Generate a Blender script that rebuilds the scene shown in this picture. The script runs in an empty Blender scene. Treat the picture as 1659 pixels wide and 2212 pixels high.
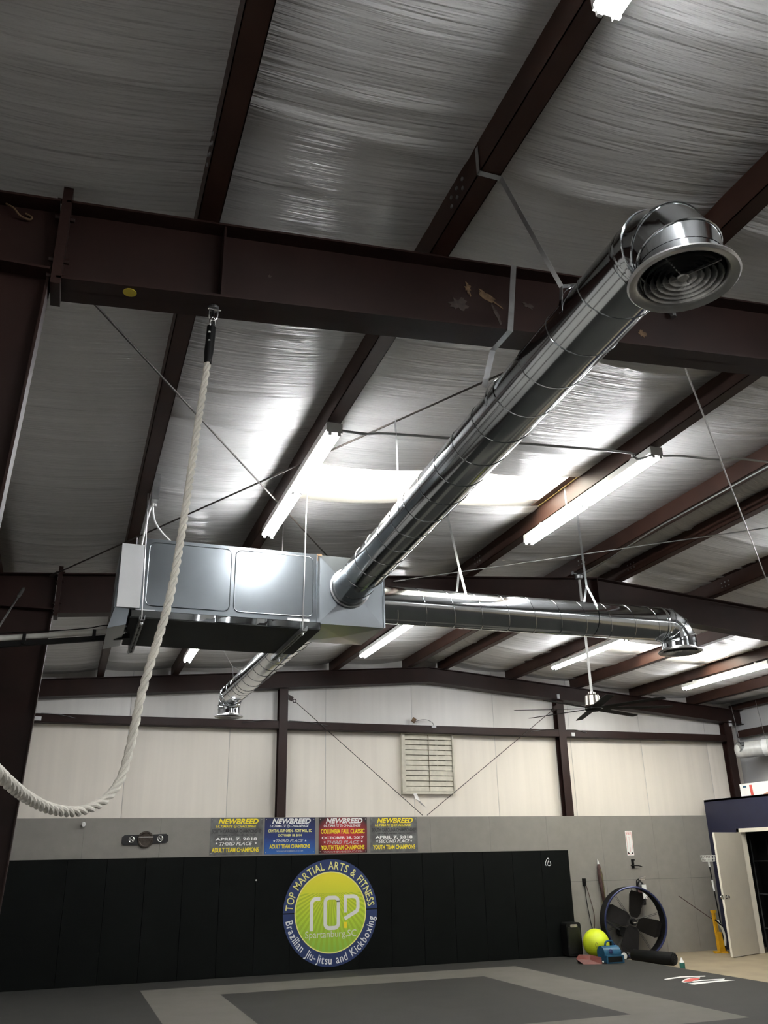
import bpy, math, random
import numpy as np
from mathutils import Vector, Matrix
random.seed(7); rng = np.random.RandomState(11)
SC = bpy.context.scene
COL = SC.collection
PI = math.pi

# ------------------------------------------------------------------ camera
CAM_H = 1.7353
F_PX, PITCH, YAW, ROLL = 1860.0, 0.38272, 0.34703, -0.02076
cp, sp, cy, sy = math.cos(PITCH), math.sin(PITCH), math.cos(YAW), math.sin(YAW)
fwd = Vector((cp * sy, cp * cy, sp)); rt_ = Vector((cy, -sy, 0)); up_ = rt_.cross(fwd)
cr, sr = math.cos(ROLL), math.sin(ROLL)
cam_r = rt_ * cr + up_ * sr; cam_u = up_ * cr - rt_ * sr
cam = bpy.data.cameras.new('camera'); camo = bpy.data.objects.new('camera', cam); COL.objects.link(camo)
M = Matrix.Identity(4)
for i in range(3):
    M[i][0], M[i][1], M[i][2] = cam_r[i], cam_u[i], -fwd[i]
M[2][3] = CAM_H
camo.matrix_world = M
cam.sensor_fit = 'HORIZONTAL'; cam.sensor_width = 36.0; cam.lens = F_PX / 1659.0 * 36.0
cam.clip_start = 0.05; cam.clip_end = 200
SC.camera = camo

# ------------------------------------------------------------------ daylight above the roof, exposure
TUBE = 26.0
w = bpy.data.worlds.new('world'); SC.world = w; w.use_nodes = True
w.node_tree.nodes['Background'].inputs[0].default_value = (0.93, 0.96, 1.0, 1)
w.node_tree.nodes['Background'].inputs[1].default_value = 10.0
SC.view_settings.view_transform = 'Standard'; SC.view_settings.look = 'None'
SC.view_settings.gamma = 1.0; SC.view_settings.use_curve_mapping = False
SC.view_settings.exposure = 1.92
SC.cycles.max_bounces = 8; SC.cycles.diffuse_bounces = 4; SC.cycles.glossy_bounces = 4
SC.cycles.use_denoising = True; SC.cycles.use_light_tree = False; SC.cycles.use_adaptive_sampling = False
SC.cycles.sample_clamp_indirect = 6.0
SC.cycles.caustics_reflective = False; SC.cycles.caustics_refractive = False

# ------------------------------------------------------------------ dimensions
D = 15.728                      # face of the back wall boards
YA, YB = 3.666, 9.697           # near and middle steel frames
XL, XR, XRIDGE = -1.05, 14.05, 6.55
YFRONT = -8.4
ZC = -0.06                      # concrete, under the mats
def rt(x):                      # top of the rafters
    return 4.695 + .08 * (x + .29) if x < XRIDGE else 5.242 - .08 * (x - XRIDGE)
def ins(x): return rt(x) + .2   # insulation on the purlins

# ------------------------------------------------------------------ materials
MAT = {}
def lin(c):
    return tuple((v / 12.92 if v <= .04045 else ((v + .055) / 1.055) ** 2.4) for v in c)
def rgb(r, g, b): return lin((r / 255., g / 255., b / 255.))
def mat(name, col, rough=.5, metal=0., spec=.5, var=0., vscale=4., bump=0., bscale=40., stretch=None,
        rvar=0., emit=None, alpha=None, trans=None, coat=0., aniso=0.):
    m = bpy.data.materials.new(name); m.use_nodes = True; nt = m.node_tree
    b = nt.nodes['Principled BSDF']
    b.inputs['Base Color'].default_value = (*col, 1); b.inputs['Roughness'].default_value = rough
    b.inputs['Metallic'].default_value = metal; b.inputs['Specular IOR Level'].default_value = spec
    if coat: b.inputs['Coat Weight'].default_value = coat
    if aniso: b.inputs['Anisotropic'].default_value = aniso
    tc = mp = None
    def noise(scale, detail=4.):
        nonlocal tc, mp
        if tc is None:
            tc = nt.nodes.new('ShaderNodeTexCoord'); mp = nt.nodes.new('ShaderNodeMapping')
            geo = nt.nodes.new('ShaderNodeNewGeometry')
            nt.links.new(geo.outputs['Position'], mp.inputs['Vector'])
            if stretch: mp.inputs['Scale'].default_value = stretch
        n = nt.nodes.new('ShaderNodeTexNoise'); n.inputs['Scale'].default_value = scale
        n.inputs['Detail'].default_value = detail
        nt.links.new(mp.outputs['Vector'], n.inputs['Vector']); return n
    if var:
        n = noise(vscale); r = nt.nodes.new('ShaderNodeValToRGB')
        r.color_ramp.elements[0].position = .3; r.color_ramp.elements[1].position = .7
        r.color_ramp.elements[0].color = (*[max(0, c * (1 - var)) for c in col], 1)
        r.color_ramp.elements[1].color = (*[min(1, c * (1 + var)) for c in col], 1)
        nt.links.new(n.outputs['Fac'], r.inputs['Fac']); nt.links.new(r.outputs['Color'], b.inputs['Base Color'])
    if rvar:
        n = noise(vscale * 1.7); mr = nt.nodes.new('ShaderNodeMapRange')
        mr.inputs['To Min'].default_value = max(0.02, rough - rvar); mr.inputs['To Max'].default_value = rough + rvar
        nt.links.new(n.outputs['Fac'], mr.inputs['Value']); nt.links.new(mr.outputs['Result'], b.inputs['Roughness'])
    if bump:
        n = noise(bscale, 5.); bp = nt.nodes.new('ShaderNodeBump'); bp.inputs['Strength'].default_value = bump
        bp.inputs['Distance'].default_value = .03 if name == 'vinyl' else .01
        nt.links.new(n.outputs['Fac'], bp.inputs['Height']); nt.links.new(bp.outputs['Normal'], b.inputs['Normal'])
    if emit:
        b.inputs['Emission Color'].default_value = (*emit[0], 1); b.inputs['Emission Strength'].default_value = emit[1]
    if trans:
        t = nt.nodes.new('ShaderNodeBsdfTranslucent'); t.inputs['Color'].default_value = (*trans, 1)
        mx = nt.nodes.new('ShaderNodeMixShader'); mx.inputs[0].default_value = .85
        nt.links.new(b.outputs[0], mx.inputs[1]); nt.links.new(t.outputs[0], mx.inputs[2])
        nt.links.new(mx.outputs[0], nt.nodes['Material Output'].inputs['Surface'])
    MAT[name] = m
    return m
mat('steel', (.022, .0086, .0064), .5, spec=.3, var=.25, vscale=3, bump=.05, bscale=60)
mat('purlin_steel', (.041, .0180, .0122), .5, spec=.3, var=.22, vscale=3)
mat('galv', (.50, .525, .54), .115, 1., var=.06, vscale=6)
mat('galv_sheet', (.31, .34, .365), .29, 1., var=.06, vscale=3)
mat('galv_dull', (.42, .43, .44), .42, 1., var=.2, vscale=14)
mat('aluminium', (.52, .52, .51), .35, .9, var=.08, vscale=8)
mat('strap', (.58, .59, .60), .34, 1., var=.15, vscale=12)
mat('rod', (.50, .50, .50), .35, 1.)
mat('dark_rod', (.06, .05, .045), .5, .4)
mat('vinyl', (.77, .765, .76), .19, spec=.36, var=.04, vscale=2.0, bump=.6, bscale=5., stretch=(.3, 8., .3))
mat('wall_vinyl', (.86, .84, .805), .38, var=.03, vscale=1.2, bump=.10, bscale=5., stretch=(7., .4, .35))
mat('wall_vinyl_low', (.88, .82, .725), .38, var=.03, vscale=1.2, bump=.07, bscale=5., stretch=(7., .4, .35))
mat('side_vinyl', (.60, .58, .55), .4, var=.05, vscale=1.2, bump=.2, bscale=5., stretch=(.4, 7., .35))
mat('grey_board', (.222, .210, .187), .75, var=.05, vscale=6, bump=.12, bscale=90)
mat('pad_black', (.0022, .0030, .0026), .65, spec=.12, var=.2, vscale=3, bump=.15, bscale=160)
mat('mat_dark', (.0215, .0208, .018), .8, var=.12, vscale=2.5, bump=.2, bscale=220)
mat('mat_light', (.118, .111, .094), .8, var=.08, vscale=2.5, bump=.2, bscale=220)
mat('concrete', (.28, .23, .155), .55, var=.15, vscale=2.2, bump=.05, bscale=30)
mat('deck', (.5, .5, .5), .6)
mat('joint', (.05, .048, .045), .8)
mat('skylight', (.9, .88, .8), .5, trans=(.97, .90, .74), var=.03, vscale=2)
mat('tube_glow', (.9, .9, .9), .4, emit=((.97, .985, 1.), TUBE))
MAT['tube_glow'].cycles.emission_sampling = 'FRONT'
mat('white_metal', (.72, .72, .70), .4, var=.04, vscale=8)
mat('white_panel', (.74, .75, .76), .5, var=.03, vscale=5)
mat('white_cable', (.85, .85, .84), .45, var=.03)
mat('conduit', (.35, .35, .35), .4, .8, var=.1, vscale=9)
mat('rope', (.72, .69, .61), .85, var=.10, vscale=30, bump=.25, bscale=200)
mat('black', (.0038, .0038, .0037), .6, spec=.2, var=.2, vscale=6)
mat('black_gloss', (.006, .006, .007), .28, var=.2, vscale=6)
mat('black_liner', (.005, .007, .007), .7, var=.2, vscale=6)
mat('bronze', (.06, .05, .042), .35, .9, var=.25, vscale=30)
mat('silver', (.75, .74, .72), .25, 1., var=.08, vscale=20)
mat('nickel', (.60, .56, .50), .25, 1., var=.06, vscale=20)
mat('louver', (.60, .57, .47), .5, var=.12, vscale=9)
mat('louver_dark', (.22, .19, .13), .7, var=.2, vscale=9)
mat('navy', (.011, .012, .034), .6, var=.1, vscale=5)
mat('door_cream', (.60, .56, .47), .5, var=.03, vscale=4)
mat('trim_cream', (.72, .68, .58), .45, var=.03, vscale=4)
mat('room_shade', (.02, .02, .02), .8, var=.2, vscale=4)
mat('lime', (.62, .74, .02), .5, var=.12, vscale=6)
mat('blue_plastic', (.016, .085, .155), .4, var=.15, vscale=12)
mat('red_plastic', (.10, .016, .010), .5, spec=.3, var=.2, vscale=10)
mat('navy_paint', (.02, .028, .09), .3, .3, var=.2, vscale=14)
mat('fan_blade', (.006, .005, .0045), .6, spec=.2, var=.2, vscale=8)
mat('wire_dark', (.04, .04, .042), .5, .3)
mat('yellow_paint', (.62, .33, .01), .5, var=.15, vscale=14)
mat('sticker', (.62, .50, .04), .5, var=.05)
mat('scuff', (.15, .09, .045), .7, var=.4, vscale=30)
mat('scuff_pale', (.055, .038, .032), .7, var=.4, vscale=30)
mat('white_print', (.90, .90, .87), .5, var=.02)
mat('grey_print', (.75, .75, .70), .5, var=.02)
mat('silver_print', (.55, .54, .53), .5, var=.02)
mat('yellow_print', (.95, .76, .02), .5, var=.03)
mat('pale_yellow_print', (.90, .85, .30), .5, var=.02)
mat('dark_print', (.035, .035, .035), .5, var=.1)
mat('emblem_blue', (.016, .035, .13), .5, var=.12, vscale=9)
mat('poster_grey', (.115, .115, .112), .45, var=.45, vscale=7)
mat('red_print', (.62, .09, .07), .5, var=.05)
mat('skin_print', (.55, .28, .18), .5, var=.2, vscale=12)
mat('brown_print', (.10, .05, .035), .5, var=.2)
mat('extinguisher_red', (.30, .02, .015), .3, var=.1)
mat('bottle_green', (.03, .16, .13), .3, var=.1)
mat('olive_strap', (.10, .085, .035), .7, var=.3, vscale=20)
mat('maroon', (.07, .035, .03), .7, var=.3, vscale=20)
mat('clear_wrap', (.62, .62, .58), .25, spec=.6, var=.1, vscale=10)

def gradient_mat(name, stops, z0, z1, rays=None, xc=0., zc=0., radial=None):
    """flat print: vertical or radial colour gradient, optional sun rays"""
    m = bpy.data.materials.new(name); m.use_nodes = True; nt = m.node_tree; b = nt.nodes['Principled BSDF']
    b.inputs['Roughness'].default_value = .5
    geo = nt.nodes.new('ShaderNodeNewGeometry'); sep = nt.nodes.new('ShaderNodeSeparateXYZ')
    nt.links.new(geo.outputs['Position'], sep.inputs[0])
    def math_(op, a, bb=None):
        n = nt.nodes.new('ShaderNodeMath'); n.operation = op
        for i, v in enumerate((a, bb)):
            if v is None: continue
            if isinstance(v, (int, float)): n.inputs[i].default_value = v
            else: nt.links.new(v, n.inputs[i])
        return n.outputs[0]
    if radial:
        dx = math_('MULTIPLY', math_('SUBTRACT', sep.outputs[0], xc), 1. / radial[0])
        dz = math_('MULTIPLY', math_('SUBTRACT', sep.outputs[2], zc), 1. / radial[1])
        fac = math_('SQRT', math_('ADD', math_('MULTIPLY', dx, dx), math_('MULTIPLY', dz, dz)))
    else:
        mr = nt.nodes.new('ShaderNodeMapRange'); mr.inputs['From Min'].default_value = z0; mr.inputs['From Max'].default_value = z1
        nt.links.new(sep.outputs[2], mr.inputs['Value']); fac = mr.outputs['Result']
    nz = nt.nodes.new('ShaderNodeTexNoise'); nz.inputs['Scale'].default_value = 9.
    nt.links.new(geo.outputs['Position'], nz.inputs['Vector'])
    fac = math_('ADD', fac, math_('MULTIPLY', math_('SUBTRACT', nz.outputs['Fac'], .5), .22 if not rays else .02))
    r = nt.nodes.new('ShaderNodeValToRGB'); els = r.color_ramp.elements
    els[0].position = stops[0][0]; els[0].color = (*stops[0][1], 1); els[1].position = stops[-1][0]; els[1].color = (*stops[-1][1], 1)
    for p, c in stops[1:-1]:
        e = els.new(p); e.color = (*c, 1)
    nt.links.new(fac, r.inputs['Fac']); out = r.outputs['Color']
    if rays:
        ang = math_('ARCTAN2', math_('SUBTRACT', sep.outputs[0], rays[0]), math_('SUBTRACT', rays[1], sep.outputs[2]))
        s = math_('SINE', math_('MULTIPLY', ang, 62.))
        s = math_('GREATER_THAN', s, 0.)
        below = math_('LESS_THAN', sep.outputs[2], rays[1] - .12)
        s = math_('MULTIPLY', math_('MULTIPLY', s, below), .6)
        mx = nt.nodes.new('ShaderNodeMixRGB'); nt.links.new(s, mx.inputs[0]); nt.links.new(out, mx.inputs[1])
        mx.inputs[2].default_value = (.33, .47, .02, 1); out = mx.outputs[0]
    nt.links.new(out, b.inputs['Base Color']); MAT[name] = m
EX, EZ = 4.545, .905            # centre of the round emblem
gradient_mat('emblem_green', [(0., (.27, .54, .06)), (.45, (.52, .70, .035)), (1., (.88, .77, .035))], EZ - .6, EZ + .6, rays=(EX, EZ + .42))
gradient_mat('poster_blue', [(0., (.02, .12, .42)), (.45, (.012, .03, .16)), (1., (.01, .012, .06))], 1.84, 2.44)
gradient_mat('poster_red', [(0., (.62, .035, .045)), (.55, (.40, .012, .018)), (1., (.02, .008, .01))], 0, 1, radial=(.55, .42), xc=4.78, zc=2.10)

# ------------------------------------------------------------------ mesh helpers
ORG = {}
class MB:
    def __init__(s): s.v = []; s.f = []
    def add(s, vs, fs):
        o = len(s.v); s.v += [tuple(p) for p in vs]; s.f += [tuple(i + o for i in f) for f in fs]; return s
    def box(s, x0, x1, y0, y1, z0, z1):
        return s.hexa([(x0, y0, z0), (x1, y0, z0), (x1, y1, z0), (x0, y1, z0), (x0, y0, z1), (x1, y0, z1), (x1, y1, z1), (x0, y1, z1)])
    def hexa(s, p):
        return s.add(p, [(0, 3, 2, 1), (4, 5, 6, 7), (0, 1, 5, 4), (1, 2, 6, 5), (2, 3, 7, 6), (3, 0, 4, 7)])
    def obox(s, c, u, v, w, a, b, d):
        c, u, v, w = Vector(c), Vector(u).normalized(), Vector(v).normalized(), Vector(w).normalized()
        P = [c + u * (a * i) + v * (b * j) + w * (d * k) for k in (-.5, .5) for j in (-.5, .5) for i in (-.5, .5)]
        return s.hexa([P[0], P[1], P[3], P[2], P[4], P[5], P[7], P[6]])
    def bar(s, p0, p1, a, b, up=(0, 0, 1)):
        """square bar from p0 to p1: a across, b along up"""
        p0, p1 = Vector(p0), Vector(p1); d = p1 - p0; u = Vector(up)
        if abs(d.normalized().dot(u)) > .98: u = Vector((0, 1, 0))
        side = d.cross(u).normalized(); u2 = side.cross(d).normalized()
        return s.obox((p0 + p1) / 2, d, side, u2, d.length, a, b)
    def prism(s, poly, ax, t0, t1):
        """poly in the plane normal to axis ax ('x': (y,z), 'y': (x,z), 'z': (x,y)), extruded t0..t1"""
        def P(a, b, t): return {'x': (t, a, b), 'y': (a, t, b), 'z': (a, b, t)}[ax]
        n = len(poly)
        vs = [P(a, b, t0) for a, b in poly] + [P(a, b, t1) for a, b in poly]
        return s.add(vs, [tuple(range(n))[::-1], tuple(range(n, 2 * n))] + [(i, (i + 1) % n, n + (i + 1) % n, n + i) for i in range(n)])
    def tube(s, pts, r, n=8, caps=True, closed=False):
        pts = [Vector(p) for p in pts]; m = len(pts); rr = r if isinstance(r, (list, tuple)) else [r] * m
        t0 = (pts[1] - pts[0]).normalized(); a = Vector((0, 0, 1)) if abs(t0.z) < .9 else Vector((1, 0, 0))
        u = t0.cross(a).normalized(); vs = []
        for i in range(m):
            if closed: t = (pts[(i + 1) % m] - pts[i - 1]).normalized()
            elif i == 0: t = t0
            elif i == m - 1: t = (pts[-1] - pts[-2]).normalized()
            else: t = ((pts[i + 1] - pts[i]).normalized() + (pts[i] - pts[i - 1]).normalized()).normalized()
            u = (u - t * u.dot(t)).normalized(); v = t.cross(u)
            for k in range(n):
                q = 2 * PI * k / n; vs.append(pts[i] + (u * math.cos(q) + v * math.sin(q)) * rr[i])
        fs = []
        for i in range(m if closed else m - 1):
            j = (i + 1) % m
            fs += [(i * n + k, i * n + (k + 1) % n, j * n + (k + 1) % n, j * n + k) for k in range(n)]
        if caps and not closed: fs += [tuple(range(n))[::-1], tuple(range((m - 1) * n, m * n))]
        return s.add(vs, fs)
    def cyl(s, p0, p1, r, n=16, r1=None, caps=True):
        return s.tube([p0, p1], [r, r if r1 is None else r1], n, caps)
    def lathe(s, prof, c=(0, 0, 0), axis=(0, 0, 1), n=24, caps=False):
        """prof: list of (radius, height along axis)"""
        c = Vector(c); a = Vector(axis).normalized(); b = Vector((0, 0, 1)) if abs(a.z) < .9 else Vector((1, 0, 0))
        u = a.cross(b).normalized(); v = a.cross(u); vs = []
        for r, h in prof:
            for k in range(n):
                q = 2 * PI * k / n; vs.append(c + a * h + (u * math.cos(q) + v * math.sin(q)) * r)
        fs = [(i * n + k, i * n + (k + 1) % n, (i + 1) * n + (k + 1) % n, (i + 1) * n + k) for i in range(len(prof) - 1) for k in range(n)]
        if caps: fs += [tuple(range(n))[::-1], tuple(range((len(prof) - 1) * n, len(prof) * n))]
        return s.add(vs, fs)
    def strip(s, pts, width, side, thick=.0015):
        """flat metal strap through pts, width along 'side'"""
        pts = [Vector(p) for p in pts]
        for a, b in zip(pts[:-1], pts[1:]):
            d = (b - a); sd = Vector(side); sd = (sd - d.normalized() * sd.dot(d.normalized())).normalized()
            s.obox((a + b) / 2, d, sd, d.cross(sd), d.length + thick, width, thick)
        return s
    def build(s, name, m, parent=None, smooth=False, loc=None, auto=None):
        o0 = Vector(ORG[parent.name]) if parent else Vector(loc or (0, 0, 0))
        me = bpy.data.meshes.new(name)
        me.from_pydata([(Vector(p) - o0)[:] for p in s.v], [], s.f); me.update()
        import bmesh
        bm = bmesh.new(); bm.from_mesh(me); bmesh.ops.recalc_face_normals(bm, faces=bm.faces); bm.to_mesh(me); bm.free()
        if smooth:
            for p in me.polygons: p.use_smooth = True
            me.set_sharp_from_angle(angle=auto or .7)
        me.materials.append(MAT[m])
        ob = bpy.data.objects.new(name, me); COL.objects.link(ob)
        if parent: ob.parent = parent
        else: ob.location = o0
        ORG[ob.name] = tuple(o0)
        return ob
def tag(o, label=None, cat=None, group=None, kind=None):
    if label: o['label'] = label
    if cat: o['category'] = cat
    if group: o['group'] = group
    if kind: o['kind'] = kind
    return o
def thing(name, label, cat, loc=(0, 0, 0), group=None):
    o = bpy.data.objects.new(name, None); COL.objects.link(o); o.location = loc; o.empty_display_size = .1
    ORG[o.name] = tuple(loc); return tag(o, label, cat, group)
def struct(o): o['kind'] = 'structure'; return o
def piece(src, parent, loc):                       # same mesh, another place (relative to the parent's origin)
    c = src.copy(); COL.objects.link(c); c.parent = parent; c.location = loc; ORG[c.name] = ORG[parent.name]; return c
def dup(root, loc, label=None):
    r = root.copy(); COL.objects.link(r); r.location = loc; ORG[r.name] = tuple(loc)
    if label: r['label'] = label
    for ch in list(root.children):
        c = ch.copy(); COL.objects.link(c); c.parent = r
        for g in list(ch.children):
            d = g.copy(); COL.objects.link(d); d.parent = c
    return r
def catmull(pts, n=8):
    P = [Vector(p) for p in pts]; P = [P[0] * 2 - P[1]] + P + [P[-1] * 2 - P[-2]]; out = []
    for i in range(1, len(P) - 2):
        for k in range(n):
            t = k / n; a, b, c, d = P[i - 1], P[i], P[i + 1], P[i + 2]
            out.append(.5 * ((2 * b) + (c - a) * t + (2 * a - 5 * b + 4 * c - d) * t * t + (3 * b - a - 3 * c + d) * t ** 3))
    return out + [P[-2]]
# lettering: all glyph meshes are taken from the built-in font in one go
TXT = {}
def prepare_text(strings, shear=0., bold=0.):
    tmp = []
    for t in strings:
        cu = bpy.data.curves.new('t', 'FONT'); cu.body = t; cu.shear = shear; cu.offset = bold; cu.resolution_u = 3
        ob = bpy.data.objects.new('t', cu); COL.objects.link(ob); tmp.append((t, ob, cu))
    bpy.context.view_layer.update(); dg = bpy.context.evaluated_depsgraph_get()
    for t, ob, cu in tmp:
        me = ob.evaluated_get(dg).to_mesh()
        TXT[(t, shear, bold)] = ([tuple(v.co[:2]) for v in me.vertices], [tuple(p.vertices) for p in me.polygons])
        ob.evaluated_get(dg).to_mesh_clear(); bpy.data.objects.remove(ob); bpy.data.curves.remove(cu)
def text_into(mb, t, x0, x1, z0, z1, y, shear=0., bold=0., M=None):
    vs, fs = TXT[(t, shear, bold)]
    ax0 = min(v[0] for v in vs); ax1 = max(v[0] for v in vs); az0 = min(v[1] for v in vs); az1 = max(v[1] for v in vs)
    P = [(x0 + (v[0] - ax0) / (ax1 - ax0) * (x1 - x0), y, z0 + (v[1] - az0) / (az1 - az0) * (z1 - z0)) for v in vs]
    if M: P = [M(p) for p in P]
    mb.add(P, fs)
TOPTXT, BOTTXT = 'TOP MARTIAL ARTS & FITNESS', 'Brazilian Jiu-Jitsu and Kickboxing'
prepare_text(['NEWBREED'], .3, .035); prepare_text(['ULTIMATE', 'CHALLENGE', 'THIRD PLACE', 'SECOND PLACE'], .3, .015)
prepare_text(['SOUTH CAROLINA CHAMPIONSHIP', 'SPARTANBURG, SC', 'APRIL 7, 2018', 'ADULT TEAM CHAMPIONS', 'YOUTH TEAM CHAMPIONS',
              'CRYSTAL CUP OPEN - FORT MILL, SC', 'OCTOBER 18, 2014', 'COLUMBIA FALL CLASSIC', 'OCTOBER 28, 2017'], 0., .03)
prepare_text(['WWW.NEWBREEDUC.COM', 'Spartanburg,SC', 'N', 'FIRE'] + list('EXTINGUISHER'), 0., 0.)
prepare_text(sorted(set((TOPTXT + BOTTXT).replace(' ', ''))), 0., .012)

# ================================================================== STRUCTURE
# floor: concrete slab; mats are a thing on it
struct(MB().box(XL - .2, XR + .2, YFRONT - .2, D + .5, ZC - .2, ZC).build('floor', 'concrete'))

# ceiling: metal roof deck with two skylight openings, insulation sheets under it
SKY = [(1.66, 4.60, 6.80, 7.60), (8.44, 11.36, 12.52, 13.34)]
deck = MB()
def slab(mb, xa, xb, ya, yb, off, th=.03):
    za, zb = ins(xa) + off, ins(xb) + off
    mb.hexa([(xa, ya, za), (xb, ya, zb), (xb, yb, zb), (xa, yb, za), (xa, ya, za + th), (xb, ya, zb + th), (xb, yb, zb + th), (xa, yb, za + th)])
Y0, Y1 = YFRONT - .3, D + .6
for (xa, xb, sk) in ((XL - .3, XRIDGE, SKY[0]), (XRIDGE, XR + .3, SKY[1])):
    slab(deck, xa, xb, Y0, sk[2], .06); slab(deck, xa, xb, sk[3], Y1, .06)
    slab(deck, xa, sk[0], sk[2], sk[3], .06); slab(deck, sk[1], xb, sk[2], sk[3], .06)
ceiling = struct(deck.build('ceiling', 'deck'))
PURL = [-.93, .38, 1.65, 3.19, 4.62, 6.13, 6.89, 8.41, 9.92, 11.38, 12.85, 13.92]    # purlin lines incl. eave struts
def sheet(xa, xb, ya, yb, name='insulation_panel'):
    """insulation facing hung between two purlins: sags, with cross wrinkles and lapped seams"""
    ys = np.concatenate([np.arange(ya, min(yb, 1.3), .30), np.arange(max(ya, 1.3), yb, .028), [yb]]) if ya < 1.3 else np.append(np.arange(ya, yb, .028), yb)
    us = np.array([0., .04, .1, .2, .32, .44, .56, .68, .8, .9, .96, 1.])
    Yg, U = np.meshgrid(ys, us, indexing='ij')
    X = xa + (xb - xa) * U
    Z = np.vectorize(ins)(X) - .055 * np.clip(np.sin(PI * U), 0, 1) ** .8 * (1 + .25 * np.sin(Yg * 1.1 + xa * 3))
    env = np.clip(np.sin(PI * U), 0, 1) ** .5
    for i in range(int((yb - ya) * 16)):
        c = rng.uniform(ya, yb); s = rng.uniform(.024, .06); a = rng.uniform(-.010, .010); sl = rng.uniform(-.14, .14)
        m = rng.uniform(0, 1); wd = rng.uniform(.25, .7)
        Z += a * np.exp(-((Yg - c - sl * (U - .5)) / s) ** 2) * env * np.exp(-((U - m) / wd) ** 2)
    for c in np.arange(-7.7 + .06 * xa, yb, 1.525):
        if c > ya + .1:
            Z -= .028 * np.exp(-((Yg - c - .06 * (U - .5)) / .05) ** 2) * env
    n, k = len(ys), len(us)
    vs = np.stack([X, Yg, Z], -1).reshape(-1, 3).tolist()
    fs = [(i * k + j, i * k + j + 1, (i + 1) * k + j + 1, (i + 1) * k + j) for i in range(n - 1) for j in range(k - 1)]
    mb = MB(); mb.v = [tuple(v) for v in vs]; mb.f = fs
    return mb.build(name, 'vinyl', ceiling, smooth=True, auto=1.2)
for a, b in zip(PURL[:-1], PURL[1:]):
    cut = None
    for sk in SKY:
        if a >= sk[0] - .1 and b <= sk[1] + .1: cut = sk
    if a == 6.13:                                   # folded over the ridge between the two ridge purlins
        sheet(a, XRIDGE, YFRONT, D + .25); sheet(XRIDGE, b, YFRONT, D + .25)
    elif cut: sheet(a, b, YFRONT, cut[2]); sheet(a, b, cut[3], D + .25)
    else: sheet(a, b, YFRONT, D + .25)
for i, sk in enumerate(SKY):                        # corrugated translucent roof panels
    mb = MB(); ys = np.linspace(sk[2] - .05, sk[3] + .05, 29)
    for j in range(28):
        ya, yb = ys[j], ys[j + 1]; h = .012 * (1 if j % 4 < 2 else -1)
        xa, xb = sk[0] - .05, sk[1] + .05
        mb.add([(xa, ya, ins(xa) + .10 + .012 * math.cos(j * PI / 2)), (xb, ya, ins(xb) + .10 + .012 * math.cos(j * PI / 2)),
                (xb, yb, ins(xb) + .10 + .012 * math.cos((j + 1) * PI / 2)), (xa, yb, ins(xa) + .10 + .012 * math.cos((j + 1) * PI / 2))], [(0, 1, 2, 3)])
    struct(mb.build('window_%d' % (i + 1), 'skylight', smooth=True))

mat('edge_tape', (.45, .32, .14), .6, var=.3, vscale=20)
w1 = bpy.data.objects['window_1']
for xa, xb in ((1.61, 1.635), (4.54, 4.56)):
    mb = MB(); ys = np.linspace(6.78, 7.62, 22); vs = []
    for y in ys:
        e = xb - rng.uniform(0, .012) if xa < 3 else xa + rng.uniform(0, .012)
        f = xa if xa < 3 else xb
        vs += [(f, y, ins(f) - .012), (e, y, ins(e) - .012), (f, y, ins(f) - .004), (e, y, ins(e) - .004)]
    for i in range(21): mb.f += [(4 * i, 4 * i + 1, 4 * i + 5, 4 * i + 4), (4 * i + 2, 4 * i + 6, 4 * i + 7, 4 * i + 3), (4 * i + 1, 4 * i + 3, 4 * i + 7, 4 * i + 5)]
    mb.v = vs; mb.build('edge_tape', 'edge_tape', w1)

# gable wall at the back
def gable(y0, y1, zb=ZC):
    return MB().prism([(XL - .2, zb), (XR + .2, zb), (XR + .2, ins(XR) + .07), (XRIDGE, ins(XRIDGE) + .08), (XL - .2, ins(XL) + .07)], 'y', y0, y1)
wall_back = struct(gable(D + .27, D + .33).build('wall_back', 'deck'))
# insulation strips above and below the girt
seams = [-1.05, .95, 2.72, 4.52, 6.27, 8.04, 9.78, 11.5, 13.2, 14.05]
def wall_sheet(xa, xb, zb, ztop, m, nz=16):
    us = np.linspace(0, 1, 33); mb = MB(); vs = []
    ph = rng.uniform(0, 6)
    for i in range(nz + 1):
        for u in us:
            x = xa + (xb - xa) * u; z = zb + (ztop(x) - zb) * i / nz
            t = i / nz
            bul = .016 * math.sin(PI * u) ** .5 + .004 * math.sin(13 * u * PI + ph) * (t ** 2 if ztop(x) > 4.2 else t * .5)
            vs.append((x, D + .25 - bul, z))
    k = len(us); mb.v = vs
    mb.f = [(i * k + j, i * k + j + 1, (i + 1) * k + j + 1, (i + 1) * k + j) for i in range(nz) for j in range(k - 1)]
    return mb.build('insulation_panel', m, wall_back, smooth=True)
for a, b in zip(seams[:-1], seams[1:]):
    wall_sheet(a + .003, b - .003, 4.04, lambda x: ins(x) + .02, 'wall_vinyl')
    wall_sheet(a + .003, b - .003, 2.30, lambda x: 4.05, 'wall_vinyl_low')
# grey boards up to eight feet
xs = [6.47 - 1.219 * k for k in range(0, 7)][::-1]
xs = [XL] + [x for x in xs if x > XL + .05] + [6.47 + 1.219 * k for k in range(1, 5)] + [12.11, 12.72]
for a, b in zip(xs[:-1], xs[1:]):
    if a < 8.5:
        MB().box(a + .0015, b - .0015, D, D + .016, ZC, 2.445).build('wall_board', 'grey_board', wall_back)
    else:
        MB().box(a + .0015, b - .0015, D, D + .016, 1.262, 2.445).build('wall_board', 'grey_board', wall_back)
        MB().box(a + .0015, b - .0015, D, D + .016, ZC, 1.257).build('wall_board', 'grey_board', wall_back)
MB().box(XL, 12.72, D + .017, D + .02, ZC, 2.44).build('board_backing', 'joint', wall_back)
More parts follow.
